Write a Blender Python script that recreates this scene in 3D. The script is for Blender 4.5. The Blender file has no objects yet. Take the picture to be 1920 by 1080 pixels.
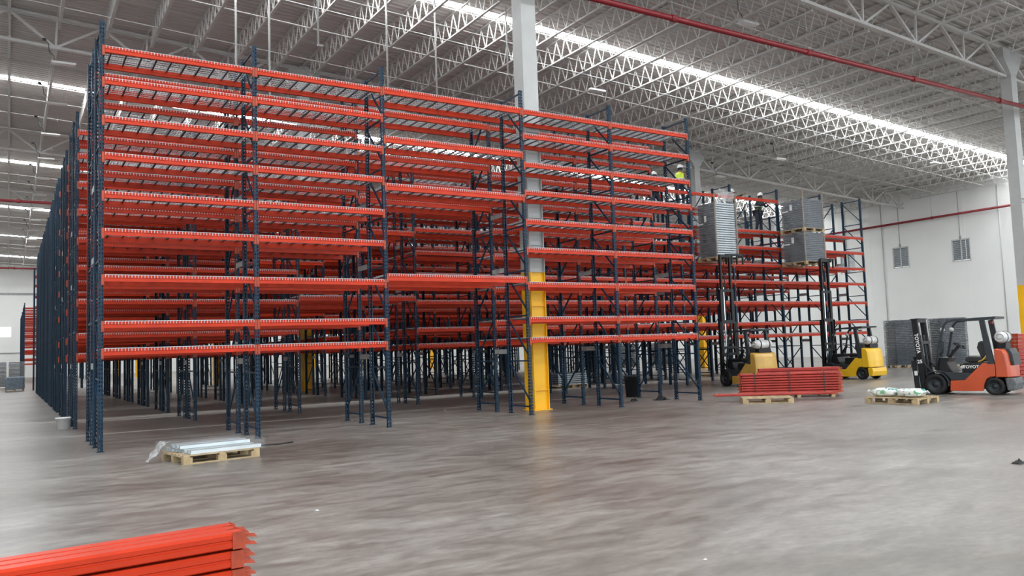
import bpy, bmesh, math, random
from mathutils import Vector, Matrix
random.seed(7)
SC = bpy.context.scene
COL = SC.collection
pi = math.pi

# ------------------------------------------------------------------ helpers
class MB:
    """collects boxes, bars, tubes and prisms for ONE mesh"""
    def __init__(s):
        s.v = []; s.f = []; s.m = []; s.sm = []
    def add(s, vs, fs, m=0, smooth=False):
        b = len(s.v); s.v += [tuple(v) for v in vs]
        for f in fs:
            s.f.append(tuple(b + i for i in f)); s.m.append(m); s.sm.append(smooth)
    def box(s, x0, y0, z0, x1, y1, z1, m=0):
        s.add([(x0,y0,z0),(x1,y0,z0),(x1,y1,z0),(x0,y1,z0),(x0,y0,z1),(x1,y0,z1),(x1,y1,z1),(x0,y1,z1)],
              [(0,3,2,1),(4,5,6,7),(0,1,5,4),(1,2,6,5),(2,3,7,6),(3,0,4,7)], m)
    def cbox(s, cx, cy, cz, sx, sy, sz, m=0):
        s.box(cx-sx/2, cy-sy/2, cz-sz/2, cx+sx/2, cy+sy/2, cz+sz/2, m)
    def bar(s, p, q, w, h, m=0, up=(0,0,1)):
        p = Vector(p); q = Vector(q); d = (q-p).normalized(); u = Vector(up)
        a = d.cross(u)
        if a.length < 1e-4: a = d.cross(Vector((1,0,0)))
        a.normalize(); b = a.cross(d).normalized()
        a *= w/2; b *= h/2
        s.add([p-a-b,p+a-b,p+a+b,p-a+b,q-a-b,q+a-b,q+a+b,q-a+b],
              [(0,3,2,1),(4,5,6,7),(0,1,5,4),(1,2,6,5),(2,3,7,6),(3,0,4,7)], m)
    def tube(s, pts, r, n=6, m=0, smooth=True, closed=False, caps=True):
        pts = [Vector(p) for p in pts]; N = len(pts); vs = []; last = None
        rr = r if isinstance(r, (list, tuple)) else [r]*N
        for i, p in enumerate(pts):
            if closed: d = pts[(i+1) % N]-pts[i-1]
            else: d = pts[min(i+1, N-1)]-pts[max(i-1, 0)]
            d.normalize()
            if last is None:
                a = d.orthogonal().normalized()
            else:
                a = (last-d*last.dot(d))
                a = a.normalized() if a.length > 1e-6 else d.orthogonal().normalized()
            last = a; b = d.cross(a)
            for k in range(n):
                t = 2*pi*k/n
                vs.append(p+(a*math.cos(t)+b*math.sin(t))*rr[i])
        fs = []
        for i in range(N if closed else N-1):
            j = (i+1) % N
            for k in range(n):
                l = (k+1) % n
                fs.append((i*n+k, i*n+l, j*n+l, j*n+k))
        if not closed and caps:
            fs.append(tuple(range(n-1, -1, -1))); fs.append(tuple((N-1)*n+k for k in range(n)))
        s.add(vs, fs, m, smooth)
    def cyl(s, p, q, r, n=16, m=0):
        s.tube([p, q], r, n, m, smooth=False)
    def prism(s, poly, axis, a, b, m=0):
        """poly in the two other axes, extruded along axis from a to b"""
        def mk(u, v, w):
            return {'x': (w, u, v), 'y': (u, w, v), 'z': (u, v, w)}[axis]
        n = len(poly)
        vs = [mk(u, v, a) for u, v in poly]+[mk(u, v, b) for u, v in poly]
        s.add(vs, [tuple(range(n-1, -1, -1)), tuple(range(n, 2*n))]+[(i, (i+1) % n, n+(i+1) % n, n+i) for i in range(n)], m)
    def lathe(s, prof, c, axis='z', n=20, m=0, smooth=True):
        c = Vector(c); vs = []; fs = []
        for r, h in prof:
            for k in range(n):
                t = 2*pi*k/n; x, y = r*math.cos(t), r*math.sin(t)
                vs.append(c+Vector({'z': (x, y, h), 'y': (x, h, y), 'x': (h, x, y)}[axis]))
        for i in range(len(prof)-1):
            for k in range(n):
                l = (k+1) % n
                fs.append((i*n+k, i*n+l, (i+1)*n+l, (i+1)*n+k))
        s.add(vs, fs, m, smooth)
    def mesh(s, name, mats):
        me = bpy.data.meshes.new(name)
        me.from_pydata(s.v, [], s.f)
        for mt in (mats if isinstance(mats, (list, tuple)) else [mats]): me.materials.append(mt)
        for p, mi, sm in zip(me.polygons, s.m, s.sm):
            p.material_index = mi; p.use_smooth = sm
        bm = bmesh.new(); bm.from_mesh(me); bmesh.ops.recalc_face_normals(bm, faces=bm.faces); bm.to_mesh(me); bm.free()
        me.update()
        return me
    def build(s, name, mats, parent=None, loc=(0,0,0), rz=0, bevel=0):
        o = put(name, s.mesh(name, mats), parent, loc, rz)
        if bevel:
            b = o.modifiers.new('edge', 'BEVEL'); b.width = bevel; b.segments = 2; b.limit_method = 'ANGLE'; b.angle_limit = 0.6
        return o

def put(name, me, parent=None, loc=(0,0,0), rz=0):
    o = bpy.data.objects.new(name, me); COL.objects.link(o)
    o.location = loc
    if rz: o.rotation_euler = (0, 0, rz)
    if parent is not None: o.parent = parent
    return o
def tag(o, label, cat, group=None, kind='thing'):
    o['label'] = label; o['category'] = cat; o['kind'] = kind
    if group: o['group'] = group
    return o
def empty(name, loc=(0,0,0), rz=0, parent=None):
    o = bpy.data.objects.new(name, None); COL.objects.link(o)
    o.empty_display_size = .2; o.location = loc; o.rotation_euler = (0, 0, rz)
    if parent is not None: o.parent = parent
    return o
def thing(name, label, cat, loc=(0,0,0), rz=0, group=None):
    return tag(empty(name, loc, rz), label, cat, group)
def struct(o, label=None):
    o['kind'] = 'structure'
    if label: o['label'] = label
    return o
ORD = ['first','second','third','fourth','fifth','sixth','seventh','eighth','ninth','tenth','eleventh','twelfth','thirteenth']

# ------------------------------------------------------------------ materials
def mat(name, col, rough=.5, metal=0., var=.12, scale=3., bump=0., spec=.5, emit=None, estr=0., coat=0.):
    m = bpy.data.materials.new(name); m.use_nodes = True
    nt = m.node_tree; b = nt.nodes['Principled BSDF']
    b.inputs['Roughness'].default_value = rough; b.inputs['Metallic'].default_value = metal
    b.inputs['Specular IOR Level'].default_value = spec
    if coat: b.inputs['Coat Weight'].default_value = coat; b.inputs['Coat Roughness'].default_value = .15
    if emit:
        b.inputs['Emission Color'].default_value = (*emit, 1); b.inputs['Emission Strength'].default_value = estr
    tc = nt.nodes.new('ShaderNodeTexCoord')
    nz = nt.nodes.new('ShaderNodeTexNoise'); nz.inputs['Scale'].default_value = scale; nz.inputs['Detail'].default_value = 3
    nt.links.new(tc.outputs['Object'], nz.inputs['Vector'])
    r = nt.nodes.new('ShaderNodeValToRGB')
    r.color_ramp.elements[0].position = .3; r.color_ramp.elements[1].position = .7
    r.color_ramp.elements[0].color = (*[max(0, c*(1-var)) for c in col], 1)
    r.color_ramp.elements[1].color = (*[min(1, c*(1+var)) for c in col], 1)
    nt.links.new(nz.outputs['Fac'], r.inputs['Fac']); nt.links.new(r.outputs['Color'], b.inputs['Base Color'])
    if bump:
        bp = nt.nodes.new('ShaderNodeBump'); bp.inputs['Strength'].default_value = bump; bp.inputs['Distance'].default_value = .02
        nt.links.new(nz.outputs['Fac'], bp.inputs['Height']); nt.links.new(bp.outputs['Normal'], b.inputs['Normal'])
    return m

M = {}
M['orange'] = mat('orange_paint', (.51,.037,.011), .38, var=.14, scale=2.5, spec=.22)
M['orange_dark'] = mat('worn_orange_paint', (.36,.048,.016), .5, var=.3, scale=14)
M['deepred'] = mat('dull_red_paint', (.38,.026,.016), .42, var=.2)
M['blue'] = mat('blue_paint', (.009,.030,.057), .42, var=.2, spec=.22)
M['galv'] = mat('galvanised_wire', (.56,.58,.60), .38, metal=.55, var=.12)
M['channel'] = mat('deck_channel_steel', (.16,.175,.20), .45, metal=.4, var=.2)
M['spacer'] = mat('grey_spacer_steel', (.36,.37,.37), .5, metal=.2)
M['white_steel'] = mat('white_steel_paint', (.47,.478,.472), .45, var=.04)
M['yellow'] = mat('yellow_paint', (.93,.50,.010), .42, var=.08, scale=1.2)
M['joist'] = mat('joist_paint', (.56,.55,.535), .5, var=.05)
M['pipe_red'] = mat('red_pipe_paint', (.20,.008,.014), .38, var=.12)
M['wall'] = mat('white_wall_panel', (.86,.873,.858), .55, var=.02, scale=.4)
M['wood'] = mat('pallet_pine', (.43,.32,.18), .75, var=.25, scale=7, bump=.15)
M['wood_grey'] = mat('weathered_batten', (.26,.21,.16), .8, var=.25, scale=9)
M['black'] = mat('black_rubber', (.012,.012,.013), .6, var=.25, spec=.3)
M['black_paint'] = mat('black_steel', (.011,.012,.014), .38, var=.2, spec=.3)
M['dark_grey'] = mat('charcoal_paint', (.030,.036,.042), .42, var=.2, spec=.35)
M['grey_plastic'] = mat('scuffed_grey_steel', (.11,.115,.12), .55, var=.55, scale=16)
M['lift_red'] = mat('orange_red_enamel', (.50,.070,.020), .3, var=.08, coat=.3)
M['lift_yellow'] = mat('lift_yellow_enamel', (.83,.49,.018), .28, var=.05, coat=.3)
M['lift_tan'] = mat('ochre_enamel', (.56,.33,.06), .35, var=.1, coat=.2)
M['chrome'] = mat('chrome', (.75,.76,.77), .15, metal=1., var=.03)
M['tank'] = mat('tank_grey', (.60,.60,.60), .35, metal=.2, var=.2, scale=6)
M['white_paint'] = mat('white_lettering', (.85,.85,.84), .5, var=.02)
M['seat'] = mat('black_vinyl', (.020,.020,.022), .5, var=.2)
M['yrag'] = mat('yellow_strap', (.65,.45,.08), .6)
M['skin'] = mat('skin', (.30,.155,.09), .5, var=.06)
M['helmet'] = mat('white_helmet', (.84,.84,.84), .3, var=.02)
M['hivis'] = mat('hi_vis_yellow', (.62,.78,.05), .6, var=.08)
M['hivis_strip'] = mat('silver_tape', (.72,.74,.74), .35, var=.03)
M['green_shirt'] = mat('green_shirt', (.030,.075,.035), .8, var=.2)
M['navy'] = mat('navy_cloth', (.022,.026,.042), .85, var=.25)
M['greyshirt'] = mat('grey_shirt', (.26,.26,.27), .85, var=.15)
M['hair'] = mat('black_hair', (.012,.010,.009), .6)
M['bin'] = mat('black_bin_plastic', (.017,.019,.022), .45, var=.2)
M['bucket'] = mat('white_plastic', (.88,.88,.87), .4, var=.03)
M['paper'] = mat('white_paper', (.66,.66,.66), .7, var=.04)
M['bluewrap'] = mat('blue_grey_cover', (.15,.20,.25), .4, var=.25, scale=5, bump=.3)
M['sign'] = mat('navy_sign', (.020,.030,.075), .4, var=.05)
M['concrete_dark'] = mat('dark_cable', (.012,.012,.013), .5)
M['louver'] = mat('louvre_aluminium', (.26,.29,.31), .4, metal=.4, var=.1)
M['lampbody'] = mat('lamp_housing', (.55,.55,.54), .4, var=.05)
M['lampface'] = mat('lamp_diffuser', (.82,.82,.82), .3, var=.02)
M['strap'] = mat('black_strap', (.02,.02,.02), .4)
M['rod'] = mat('bright_zinc_channel', (.66,.73,.76), .35, metal=.3, var=.08)
M['skylight'] = mat('daylight_panel', (.9,.9,.9), .6, var=0, emit=(.955,.985,1.0), estr=42.)
M['winglow'] = mat('daylight_window', (.9,.9,.9), .6, var=0, emit=(.95,.98,1.0), estr=.65)
M['deckmesh'] = mat('deck_edge_galvanised', (.50,.56,.59), .4, metal=.4, var=.15)
M['decksteel'] = mat('deck_mesh_grey', (.085,.10,.12), .45, metal=.35, var=.25)

def film_mat(name, col, alpha, rough):
    m = bpy.data.materials.new(name); m.use_nodes = True; nt = m.node_tree
    b = nt.nodes['Principled BSDF']
    b.inputs['Base Color'].default_value = (*col, 1); b.inputs['Roughness'].default_value = rough
    tc = nt.nodes.new('ShaderNodeTexCoord'); mp = nt.nodes.new('ShaderNodeMapping'); mp.inputs['Scale'].default_value = (2, 2, 6)
    mp.inputs['Rotation'].default_value = (.5, .3, 0)
    nz = nt.nodes.new('ShaderNodeTexNoise'); nz.inputs['Scale'].default_value = 2.5; nz.inputs['Detail'].default_value = 5; nz.inputs['Distortion'].default_value = 1.2
    nt.links.new(tc.outputs['Object'], mp.inputs['Vector']); nt.links.new(mp.outputs['Vector'], nz.inputs['Vector'])
    bp = nt.nodes.new('ShaderNodeBump'); bp.inputs['Strength'].default_value = .9; bp.inputs['Distance'].default_value = .06
    nt.links.new(nz.outputs['Fac'], bp.inputs['Height']); nt.links.new(bp.outputs['Normal'], b.inputs['Normal'])
    rp = nt.nodes.new('ShaderNodeMapRange'); rp.inputs['From Min'].default_value = .35; rp.inputs['From Max'].default_value = .75
    rp.inputs['To Min'].default_value = alpha*.55; rp.inputs['To Max'].default_value = min(1, alpha*1.9)
    nt.links.new(nz.outputs['Fac'], rp.inputs['Value']); nt.links.new(rp.outputs['Result'], b.inputs['Alpha'])
    return m
M['film'] = film_mat('clear_stretch_film', (.70,.74,.76), .15, .13)
M['film_thin'] = film_mat('thin_clear_film', (.75,.79,.81), .07, .15)
M['film_thick'] = film_mat('milky_clear_film', (.70,.73,.75), .42, .2)
M['film_dark'] = film_mat('smoky_stretch_film', (.10,.12,.14), .42, .2)

def floor_mat():
    m = bpy.data.materials.new('polished_concrete'); m.use_nodes = True; nt = m.node_tree; N = nt.nodes; L = nt.links
    b = N['Principled BSDF']
    tc = N.new('ShaderNodeTexCoord')
    def noise(sx, sy, scale, det, dist=0., rot=0.):
        mp = N.new('ShaderNodeMapping'); mp.inputs['Scale'].default_value = (sx, sy, 1); mp.inputs['Rotation'].default_value = (0, 0, rot)
        nz = N.new('ShaderNodeTexNoise'); nz.inputs['Scale'].default_value = scale; nz.inputs['Detail'].default_value = det
        nz.inputs['Roughness'].default_value = .62; nz.inputs['Distortion'].default_value = dist
        L.new(tc.outputs['Object'], mp.inputs['Vector']); L.new(mp.outputs['Vector'], nz.inputs['Vector']); return nz.outputs['Fac']
    n1 = noise(.62, 1.0, .40, 7, .5, .22)          # broad cloudy patches drawn out along the racks
    n2 = noise(.50, 1.3, 3.4, 7, .4, .20)           # trowel streaks
    n3 = noise(1, 1, .09, 3)                         # very broad tone
    n4 = noise(.7, 1.3, 11, 6)
    def ramp(src, a, b_, ca, cb):
        r = N.new('ShaderNodeValToRGB'); e = r.color_ramp.elements
        e[0].position = a; e[1].position = b_; e[0].color = (*ca, 1); e[1].color = (*cb, 1)
        L.new(src, r.inputs['Fac']); return r.outputs['Color']
    def mix(t, fac, a, b_):
        x = N.new('ShaderNodeMix'); x.data_type = 'RGBA'; x.blend_type = t
        x.inputs['Factor'].default_value = fac
        L.new(a, x.inputs['A']); L.new(b_, x.inputs['B']); return x.outputs['Result']
    base = ramp(n1, .33, .66, (.150,.136,.122), (.285,.277,.262))
    st = ramp(n2, .34, .68, (.60,.585,.57), (1.34,1.34,1.34))
    c = mix('MULTIPLY', .8, base, st)
    br = ramp(n3, .38, .62, (.86,.82,.78), (1.10,1.11,1.11))
    c = mix('MULTIPLY', .8, c, br)
    fine = ramp(n4, .3, .7, (.70,.70,.70), (1.26,1.26,1.26))
    c = mix('MULTIPLY', .7, c, fine)
    L.new(c, b.inputs['Base Color'])
    rr = N.new('ShaderNodeMapRange'); rr.inputs['To Min'].default_value = .22; rr.inputs['To Max'].default_value = .46
    L.new(n2, rr.inputs['Value']); L.new(rr.outputs['Result'], b.inputs['Roughness'])
    b.inputs['Specular IOR Level'].default_value = .5
    bp = N.new('ShaderNodeBump'); bp.inputs['Strength'].default_value = .06; bp.inputs['Distance'].default_value = .02
    L.new(n4, bp.inputs['Height']); L.new(bp.outputs['Normal'], b.inputs['Normal'])
    return m
M['floor'] = floor_mat()
M['floor_line'] = mat('pale_dusty_concrete', (.36,.345,.32), .5, var=.25, scale=1.5)
M['ceiling'] = mat('roof_deck_foil', (.52,.495,.475), .36, var=.05, scale=.6, spec=.6)

# ------------------------------------------------------------------ camera
cam = bpy.data.cameras.new('camera'); co = bpy.data.objects.new('camera', cam); COL.objects.link(co)
F, PITCH, ROLL, YAW, H = 1514.045, .0756845, -.0346509, .5587845, 1.6
cam.sensor_fit = 'HORIZONTAL'; cam.sensor_width = 36; cam.lens = F/1920*36; cam.clip_end = 600; cam.clip_start = .05
fw = Vector((math.sin(YAW)*math.cos(PITCH), math.cos(YAW)*math.cos(PITCH), math.sin(PITCH)))
rt0 = Vector((math.cos(YAW), -math.sin(YAW), 0)); up0 = rt0.cross(fw)
rt = rt0*math.cos(ROLL)+up0*math.sin(ROLL); up = -rt0*math.sin(ROLL)+up0*math.cos(ROLL)
R = Matrix((rt, up, -fw)).transposed()
co.matrix_world = Matrix.Translation((0, 0, H)) @ R.to_4x4()
SC.camera = co

# ------------------------------------------------------------------ building shell
XW, XL, YB, YN = 59.8, -13.1, 133.0, -2.0
GY = [17.8+19.25*k for k in range(-1, 7)]        # girder lines
GX = [-13.7, 11.8, 37.3]
def ztop(x): return 16.05-.05*x                    # plane of the joist tops
SL = math.atan(.05)
b = MB(); b.box(XL-1, YN-30, -.3, XW, YB, 0); struct(b.build('floor', M['floor']))
for i, (y, w, x0, x1) in enumerate(((20.75,.26,-6,16.0),(26.25,.16,-2,30))):
    b = MB(); b.box(x0, y-w/2, 0, x1, y+w/2, .002); struct(b.build('trim_%d' % (i+1), M['floor_line']))
# right wall, tilt-up panels with joints, louvred windows
WINZ = (6.95, 8.6)
wy = [23.2+4.78*k for k in range(0, 12)]
b = MB(); t = .25
b.box(XW, YN, 0, XW+t, YB, WINZ[0]); b.box(XW, YN, WINZ[1], XW+t, YB, 13.3)
ys = YN
for y in wy:
    b.box(XW, ys, WINZ[0], XW+t, y-.68, WINZ[1]); ys = y+.68
b.box(XW, ys, WINZ[0], XW+t, YB, WINZ[1])
for k in range(18):                                  # shallow joint ribs between the wall panels
    y = 1.6+7.7*k
    b.box(XW-.012, y-.02, 0, XW, y+.02, 12.9)
struct(b.build('wall_right', M['wall']))
b = MB(); b.box(XL, YB, 0, XW, YB+.25, 17.0); struct(b.build('wall_back', M['wall']))
b = MB(); b.box(XL-.25, YN, 0, XL, YB, 17.0); struct(b.build('wall_left', M['wall']))
b = MB(); b.box(XL, YB-.05, 11.6, XW, YB, 11.9); b.box(XL, YB-.05, 3.4, XW, YB, 3.55); struct(b.build('trim_3', M['spacer']))
def louver_window(n, y):
    r = empty('window_%d' % n, (XW, y, WINZ[0])); r['kind'] = 'structure'
    h = WINZ[1]-WINZ[0]; w = 1.36
    f = MB()
    for s in (-1, 0, 1): f.box(-.03, s*(w/2-.03)-.03, 0, .12, s*(w/2-.03)+.03, h)
    f.box(-.03, -w/2, 0, .12, w/2, .06); f.box(-.03, -w/2, h-.06, .12, w/2, h)
    f.build('window_frame', M['lampbody'], r)
    l = MB()
    for k in range(11):
        z = .1+k*(h-.16)/11
        l.add([(.02,-w/2+.06,z),(.02,w/2-.06,z),(.10,w/2-.06,z+.128),(.10,-w/2+.06,z+.128),
               (.028,-w/2+.06,z-.01),(.028,w/2-.06,z-.01),(.108,w/2-.06,z+.118),(.108,-w/2+.06,z+.118)],
              [(0,1,2,3),(7,6,5,4),(0,3,7,4),(1,5,6,2),(0,4,5,1),(3,2,6,7)])
    l.build('louvre', M['louver'], r)
    p = MB(); p.box(.16, -w/2, 0, .17, w/2, h); p.build('pane', M['winglow'], r)
for n, y in enumerate(wy): louver_window(n+1, y)
b = MB(); b.box(-.05, 0, 0, 0, 3.2, 1.35)
o = b.build('window_13', M['winglow'], None, (-2.9, YB-.02, 5.75), 0); o.rotation_euler = (0, 0, -pi/2); o['kind'] = 'structure'
# conduits that drop to the louvred windows
for k, y in enumerate(wy[:5]):
    b = MB(); b.tube([(XW-.03,y,WINZ[1]),(XW-.03,y,12.2)], .022, 6); b.box(XW-.07, y-.06, WINZ[1], XW, y+.06, WINZ[1]+.2)
    tag(b.build('conduit', M['spacer']), 'thin grey conduit dropping to the louvred window, %s from the rack end' % ORD[k], 'conduit', 'conduits on the white wall')
for k, (y, lab) in enumerate(((29.9,'white downpipe between two louvred windows on the white wall'),(39.0,'white downpipe beside the rack end on the white wall'))):
    b = MB(); b.tube([(XW-.05,y,0),(XW-.05,y,12.3)], .035, 8)
    tag(b.build('downpipe', M['white_steel']), lab, 'pipe')
# roof deck (ribbed) in two parts per skylight strip, skylights between
SKY = [(17.8+9.6+19.25*k) for k in range(-2, 6)]
SW = .22
def roof_sheet(y0, y1):
    b = MB(); n = max(1, int((y1-y0)/.30)); st = (y1-y0)/n
    za, zb = ztop(XL-1), ztop(XW+.5)
    for i in range(n):
        y = y0+i*st
        prof = [(y,.0),(y+st*.45,.0),(y+st*.55,.045),(y+st*.9,.045),(y+st,.0)]
        for (a, p), (c, q) in zip(prof, prof[1:]):
            b.add([(XL-1,a,za+p),(XW+.5,a,zb+p),(XW+.5,c,zb+q),(XL-1,c,za+q)], [(0,1,2,3)])
    b.box(XL-1, y0, 19, XL-.9, y1, 19.01)
    return b
edges = [YN-12]+[e for s in SKY for e in (s-SW, s+SW)]+[YB]
edges = [e for e in edges if e >= YN-12]
b = MB(); za, zb = ztop(XL-1), ztop(XW+.5)
for i in range(0, len(edges)-1, 2):
    y0, y1 = edges[i], edges[i+1]
    n = max(1, int((y1-y0)/.30)); st = (y1-y0)/n
    for j in range(n):
        y = y0+j*st
        prof = [(y,.0),(y+st*.45,.0),(y+st*.55,.045),(y+st*.9,.045),(y+st,.0)]
        for (a, p), (c, q) in zip(prof, prof[1:]):
            b.add([(XL-1,a,za+p),(XW+.5,a,zb+p),(XW+.5,c,zb+q),(XL-1,c,za+q)], [(0,1,2,3)])
struct(b.build('ceiling', M['ceiling']))
for i, s in enumerate(SKY):
    b = MB(); x = XL-1
    while x < XW:
        x2 = min(x+1.66*2, XW+.5)
        prof = [(-SW,.05),(-SW*.85,-.008),(SW*.85,-.008),(SW,.05)]     # translucent sheet dipped below the deck, shaped to spread a glow on the ceiling
        for (p, u), (q, v) in zip(prof, prof[1:]):
            b.add([(x,s+p,ztop(x)+u),(x2,s+p,ztop(x2)+u),(x2,s+q,ztop(x2)+v),(x,s+q,ztop(x)+v)], [(0,3,2,1)])
        x = x2
    struct(b.build('skylight', M['skylight']))

# columns
def column(x, y, dx=.46, dy=.46):
    h = ztop(x)-.1; r = empty('column', (x, y, 0)); r['kind'] = 'structure'
    for nm, m, z0, z1 in (('yellow_shaft','yellow',0.,3.6),('shaft','white_steel',3.6,h)):
        b = MB(); fx = .022
        ze = z1 if z0 == 0 else 7.35
        b.box(-dx/2, -dy/2, z0, -dx/2+fx, dy/2, ze); b.box(dx/2-fx, -dy/2, z0, dx/2, dy/2, ze)
        b.box(-dx/2+fx, -dy/2+.075, z0, dx/2-fx, -dy/2+.10, ze)
        if z0 > 0:
            b.box(-dx/2, -dy/2, 7.35, dx/2, dy/2, z1)              # boxed upper part
        z = max(z0, .5)
        while z < min(z1, 7.35):
            b.box(-dx/2+fx, -dy/2+.02, z, dx/2-fx, dy/2-.02, z+.014); z += .72 if z0 else 1.1
        if z0 == 0: b.box(-dx/2-.05, -dy/2-.05, 0, dx/2+.05, dy/2+.05, .02)
        b.build(nm, M[m], r)
    b = MB()
    b.prism([(-.75,h-.55),(-.24,h-1.25),(.24,h-1.25),(.75,h-.55),(.75,h-.1),(-.75,h-.1)], 'y', -.236, .236)
    b.build('head_plate', M['white_steel'], r)
    return r
for x in GX[1:]:
    for y in GY[1:-1]: column(x, y)
sg = MB(); sg.box(-.24, -.265, 3.28, .24, -.245, 3.62)
so = tag(sg.build('column_sign', M['sign'], None, (37.3,17.8,0)), 'small navy sign with a white letter on the yellow column beside the orange forklift', 'sign')
def text(body, size, m, parent, loc, rot, name='lettering', ext=.002, bold=.0):
    c = bpy.data.curves.new(name, 'FONT'); c.body = body; c.size = size; c.extrude = ext; c.offset = bold
    c.align_x = 'CENTER'; c.align_y = 'CENTER'; c.materials.append(m); c.resolution_u = 3
    o = bpy.data.objects.new(name, c); COL.objects.link(o); o.location = loc; o.rotation_euler = rot
    bpy.context.view_layer.update()
    me = bpy.data.meshes.new_from_object(o.evaluated_get(bpy.context.evaluated_depsgraph_get()))
    bpy.data.objects.remove(o)
    o = bpy.data.objects.new(name, me); COL.objects.link(o); o.location = loc; o.rotation_euler = rot
    if parent is not None: o.parent = parent
    return o
text('H', .26, M['white_paint'], so, (-.15, -.268, 3.45), (pi/2, 0, 0))
# joists: one mesh shared by every joist
JL = 19.25
def joist_mesh():
    b = MB(); D = .97
    b.box(-.055, 0, -.055, .055, JL, -.005)
    b.box(-.055, .95, -D, .055, JL-.95, -D+.055)
    n = 50; p = (JL-2.1)/n
    pts = []
    for i in range(n+1):
        y = 1.05+i*p
        pts.append((0, y, -D+.03 if i % 2 == 0 else -.03))
    for a, c in zip(pts, pts[1:]): b.bar(a, c, .034, .034, up=(1,0,0))
    b.bar((0,.1,-.04), pts[0], .034, .034, up=(1,0,0)); b.bar((0,JL-.1,-.04), pts[-1], .034, .034, up=(1,0,0))
    b.box(-.05, 0, -.12, .05, .12, 0); b.box(-.05, JL-.12, -.12, .05, JL, 0)
    return b.mesh('roof_joist', M['joist'])
jm = joist_mesh()
JX = [11.8+1.70*k for k in range(-9, 29)]
for si, y in enumerate(GY[:-1]):
    for x in JX:
        if si == 0 and x < 8: continue
        o = put('roof_joist', jm, None, (x, y, ztop(x))); struct(o, 'open web steel roof joist'); o['group'] = 'roof joists'
# girders
def girder_mesh(L):
    b = MB(); n = int(round(L/1.70)); p = L/n; zb = -1.42
    b.bar((0,0,-.19), (L,0,-.19), .20, .13); b.bar((.2,0,zb), (L-.2,0,zb), .18, .11)
    for i in range(0, n, 2):
        xa, xm, xc = i*p, (i+1)*p, min(L, (i+2)*p)
        b.bar((xa,0,-.2), (xm,0,zb), .11, .09); b.bar((xm,0,zb), (xc,0,-.2), .09, .09)
        b.bar((xm,0,-.2), (xm,0,zb), .07, .07)
    return b.mesh('roof_girder', M['joist'])
gm = girder_mesh(25.5)
for y in GY[1:-1]:
    for x in GX:
        o = put('roof_girder', gm, None, (x, y, ztop(x))); o.rotation_euler = (0, SL, 0); struct(o, 'steel roof girder'); o['group'] = 'roof girders'
# bridging rods across the joists
for si, y in enumerate(GY[:-1]):
    for k, fr in enumerate((.17,.34,.5,.66,.83)):
        for dz, r in ((-.95,.017),(-.08,.012)):
            yy = y+JL*fr+(.2 if dz > -.5 else 0)
            b = MB(); x0, x1 = JX[0], JX[-1]
            b.bar((x0,yy,ztop(x0)+dz), (x1,yy,ztop(x1)+dz), r*2, r*2)
            o = b.build('bridging_rod', M['joist']); struct(o, 'thin bridging rod across the roof joists'); o['group'] = 'bridging rods'

# ------------------------------------------------------------------ pipes, lamps, poles under the roof
def run_pipe(name, p, q, r, label, m='pipe_red', step=6.1):
    t_ = thing(name, label, 'pipe', p); L = Vector(q)-Vector(p)
    b = MB(); b.tube([(0,0,0), L], r, 14); b.build('pipe', M[m], t_)
    n = int(L.length/step); d = L.normalized()
    for i in range(1, n+1):
        c = d*(i*step-1.8)
        b = MB(); b.cyl(c-d*.09, c+d*.09, r*1.32, 12); b.build('coupling', M[m], t_)
        h = MB(); h.tube([c+Vector((0,0,r)), c+Vector((0,0,2.1))], .008, 5); h.build('hanger_rod', M['spacer'], t_)
    return t_
run_pipe('sprinkler_pipe', (-6,17.05,11.2), (59.5,17.05,11.2), .085, 'red sprinkler main running along the joists above the orange rack')
run_pipe('sprinkler_pipe', (XW-.35,12,10.45), (XW-.35,126,10.45), .085, 'red sprinkler main running along the white wall above the louvred windows')
for i, y in enumerate((54.6, 92.5)):
    run_pipe('sprinkler_pipe', (-10,y,11.2), (57.5,y,11.2), .085, ['red sprinkler main crossing the roof beyond the rack ends, higher in view','red sprinkler main crossing the roof deep beyond the rack ends, lower in view'][i])
lampb = MB(); lampb.prism([(-.15,0),(-.11,.075),(.11,.075),(.15,0)], 'x', -.42, .42); LB = lampb.mesh('lamp_housing', M['lampbody'])
lampf = MB(); lampf.box(-.40, -.135, -.012, .40, .135, 0); LF = lampf.mesh('diffuser', M['lampface'])
lc = MB(); lc.tube([(-.3,0,.07),(-.34,.02,.3),(-.48,.03,.42),(-.52,.0,.75),(-.62,0,.86)], .014, 5); lc.cbox(-.65, 0, .88, .14, .1, .08); LCORD = lc.mesh('cord', M['concrete_dark'])
lh = MB(); lh.tube([(-.3,0,.07),(-.3,0,.95)], .005, 4); lh.tube([(.3,0,.07),(.3,0,.95)], .005, 4); LHANG = lh.mesh('hanger', M['spacer'])
LAMPS = [(1.7,34.9+5.65*k) for k in range(0, 11)]+[(22.85,19.6),(22.6,28.3),(39.0,31.7),(39.3,36.8),(47.6,27.2)]
for k, (x, y) in enumerate(LAMPS):
    z = 13.2 if x < 10 else ztop(x)-1.75
    lab = ('slim ceiling lamp on a looped black cord, %s along the bay beside the rack ends' % ORD[k]) if k < 11 else \
        ['flat ceiling lamp hung just under the red sprinkler main','flat ceiling lamp above the top of the tall orange rack end','flat ceiling lamp over the empty upright frames, closer one of two',
         'flat ceiling lamp over the empty upright frames, further one of two','flat ceiling lamp just off the white wall'][k-11]
    t_ = thing('ceiling_lamp', lab, 'lamp', (x, y, z), 0, 'ceiling lamps')
    put('lamp_housing', LB, t_); put('diffuser', LF, t_); put('cord', LCORD, t_); put('hanger', LHANG, t_)
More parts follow.
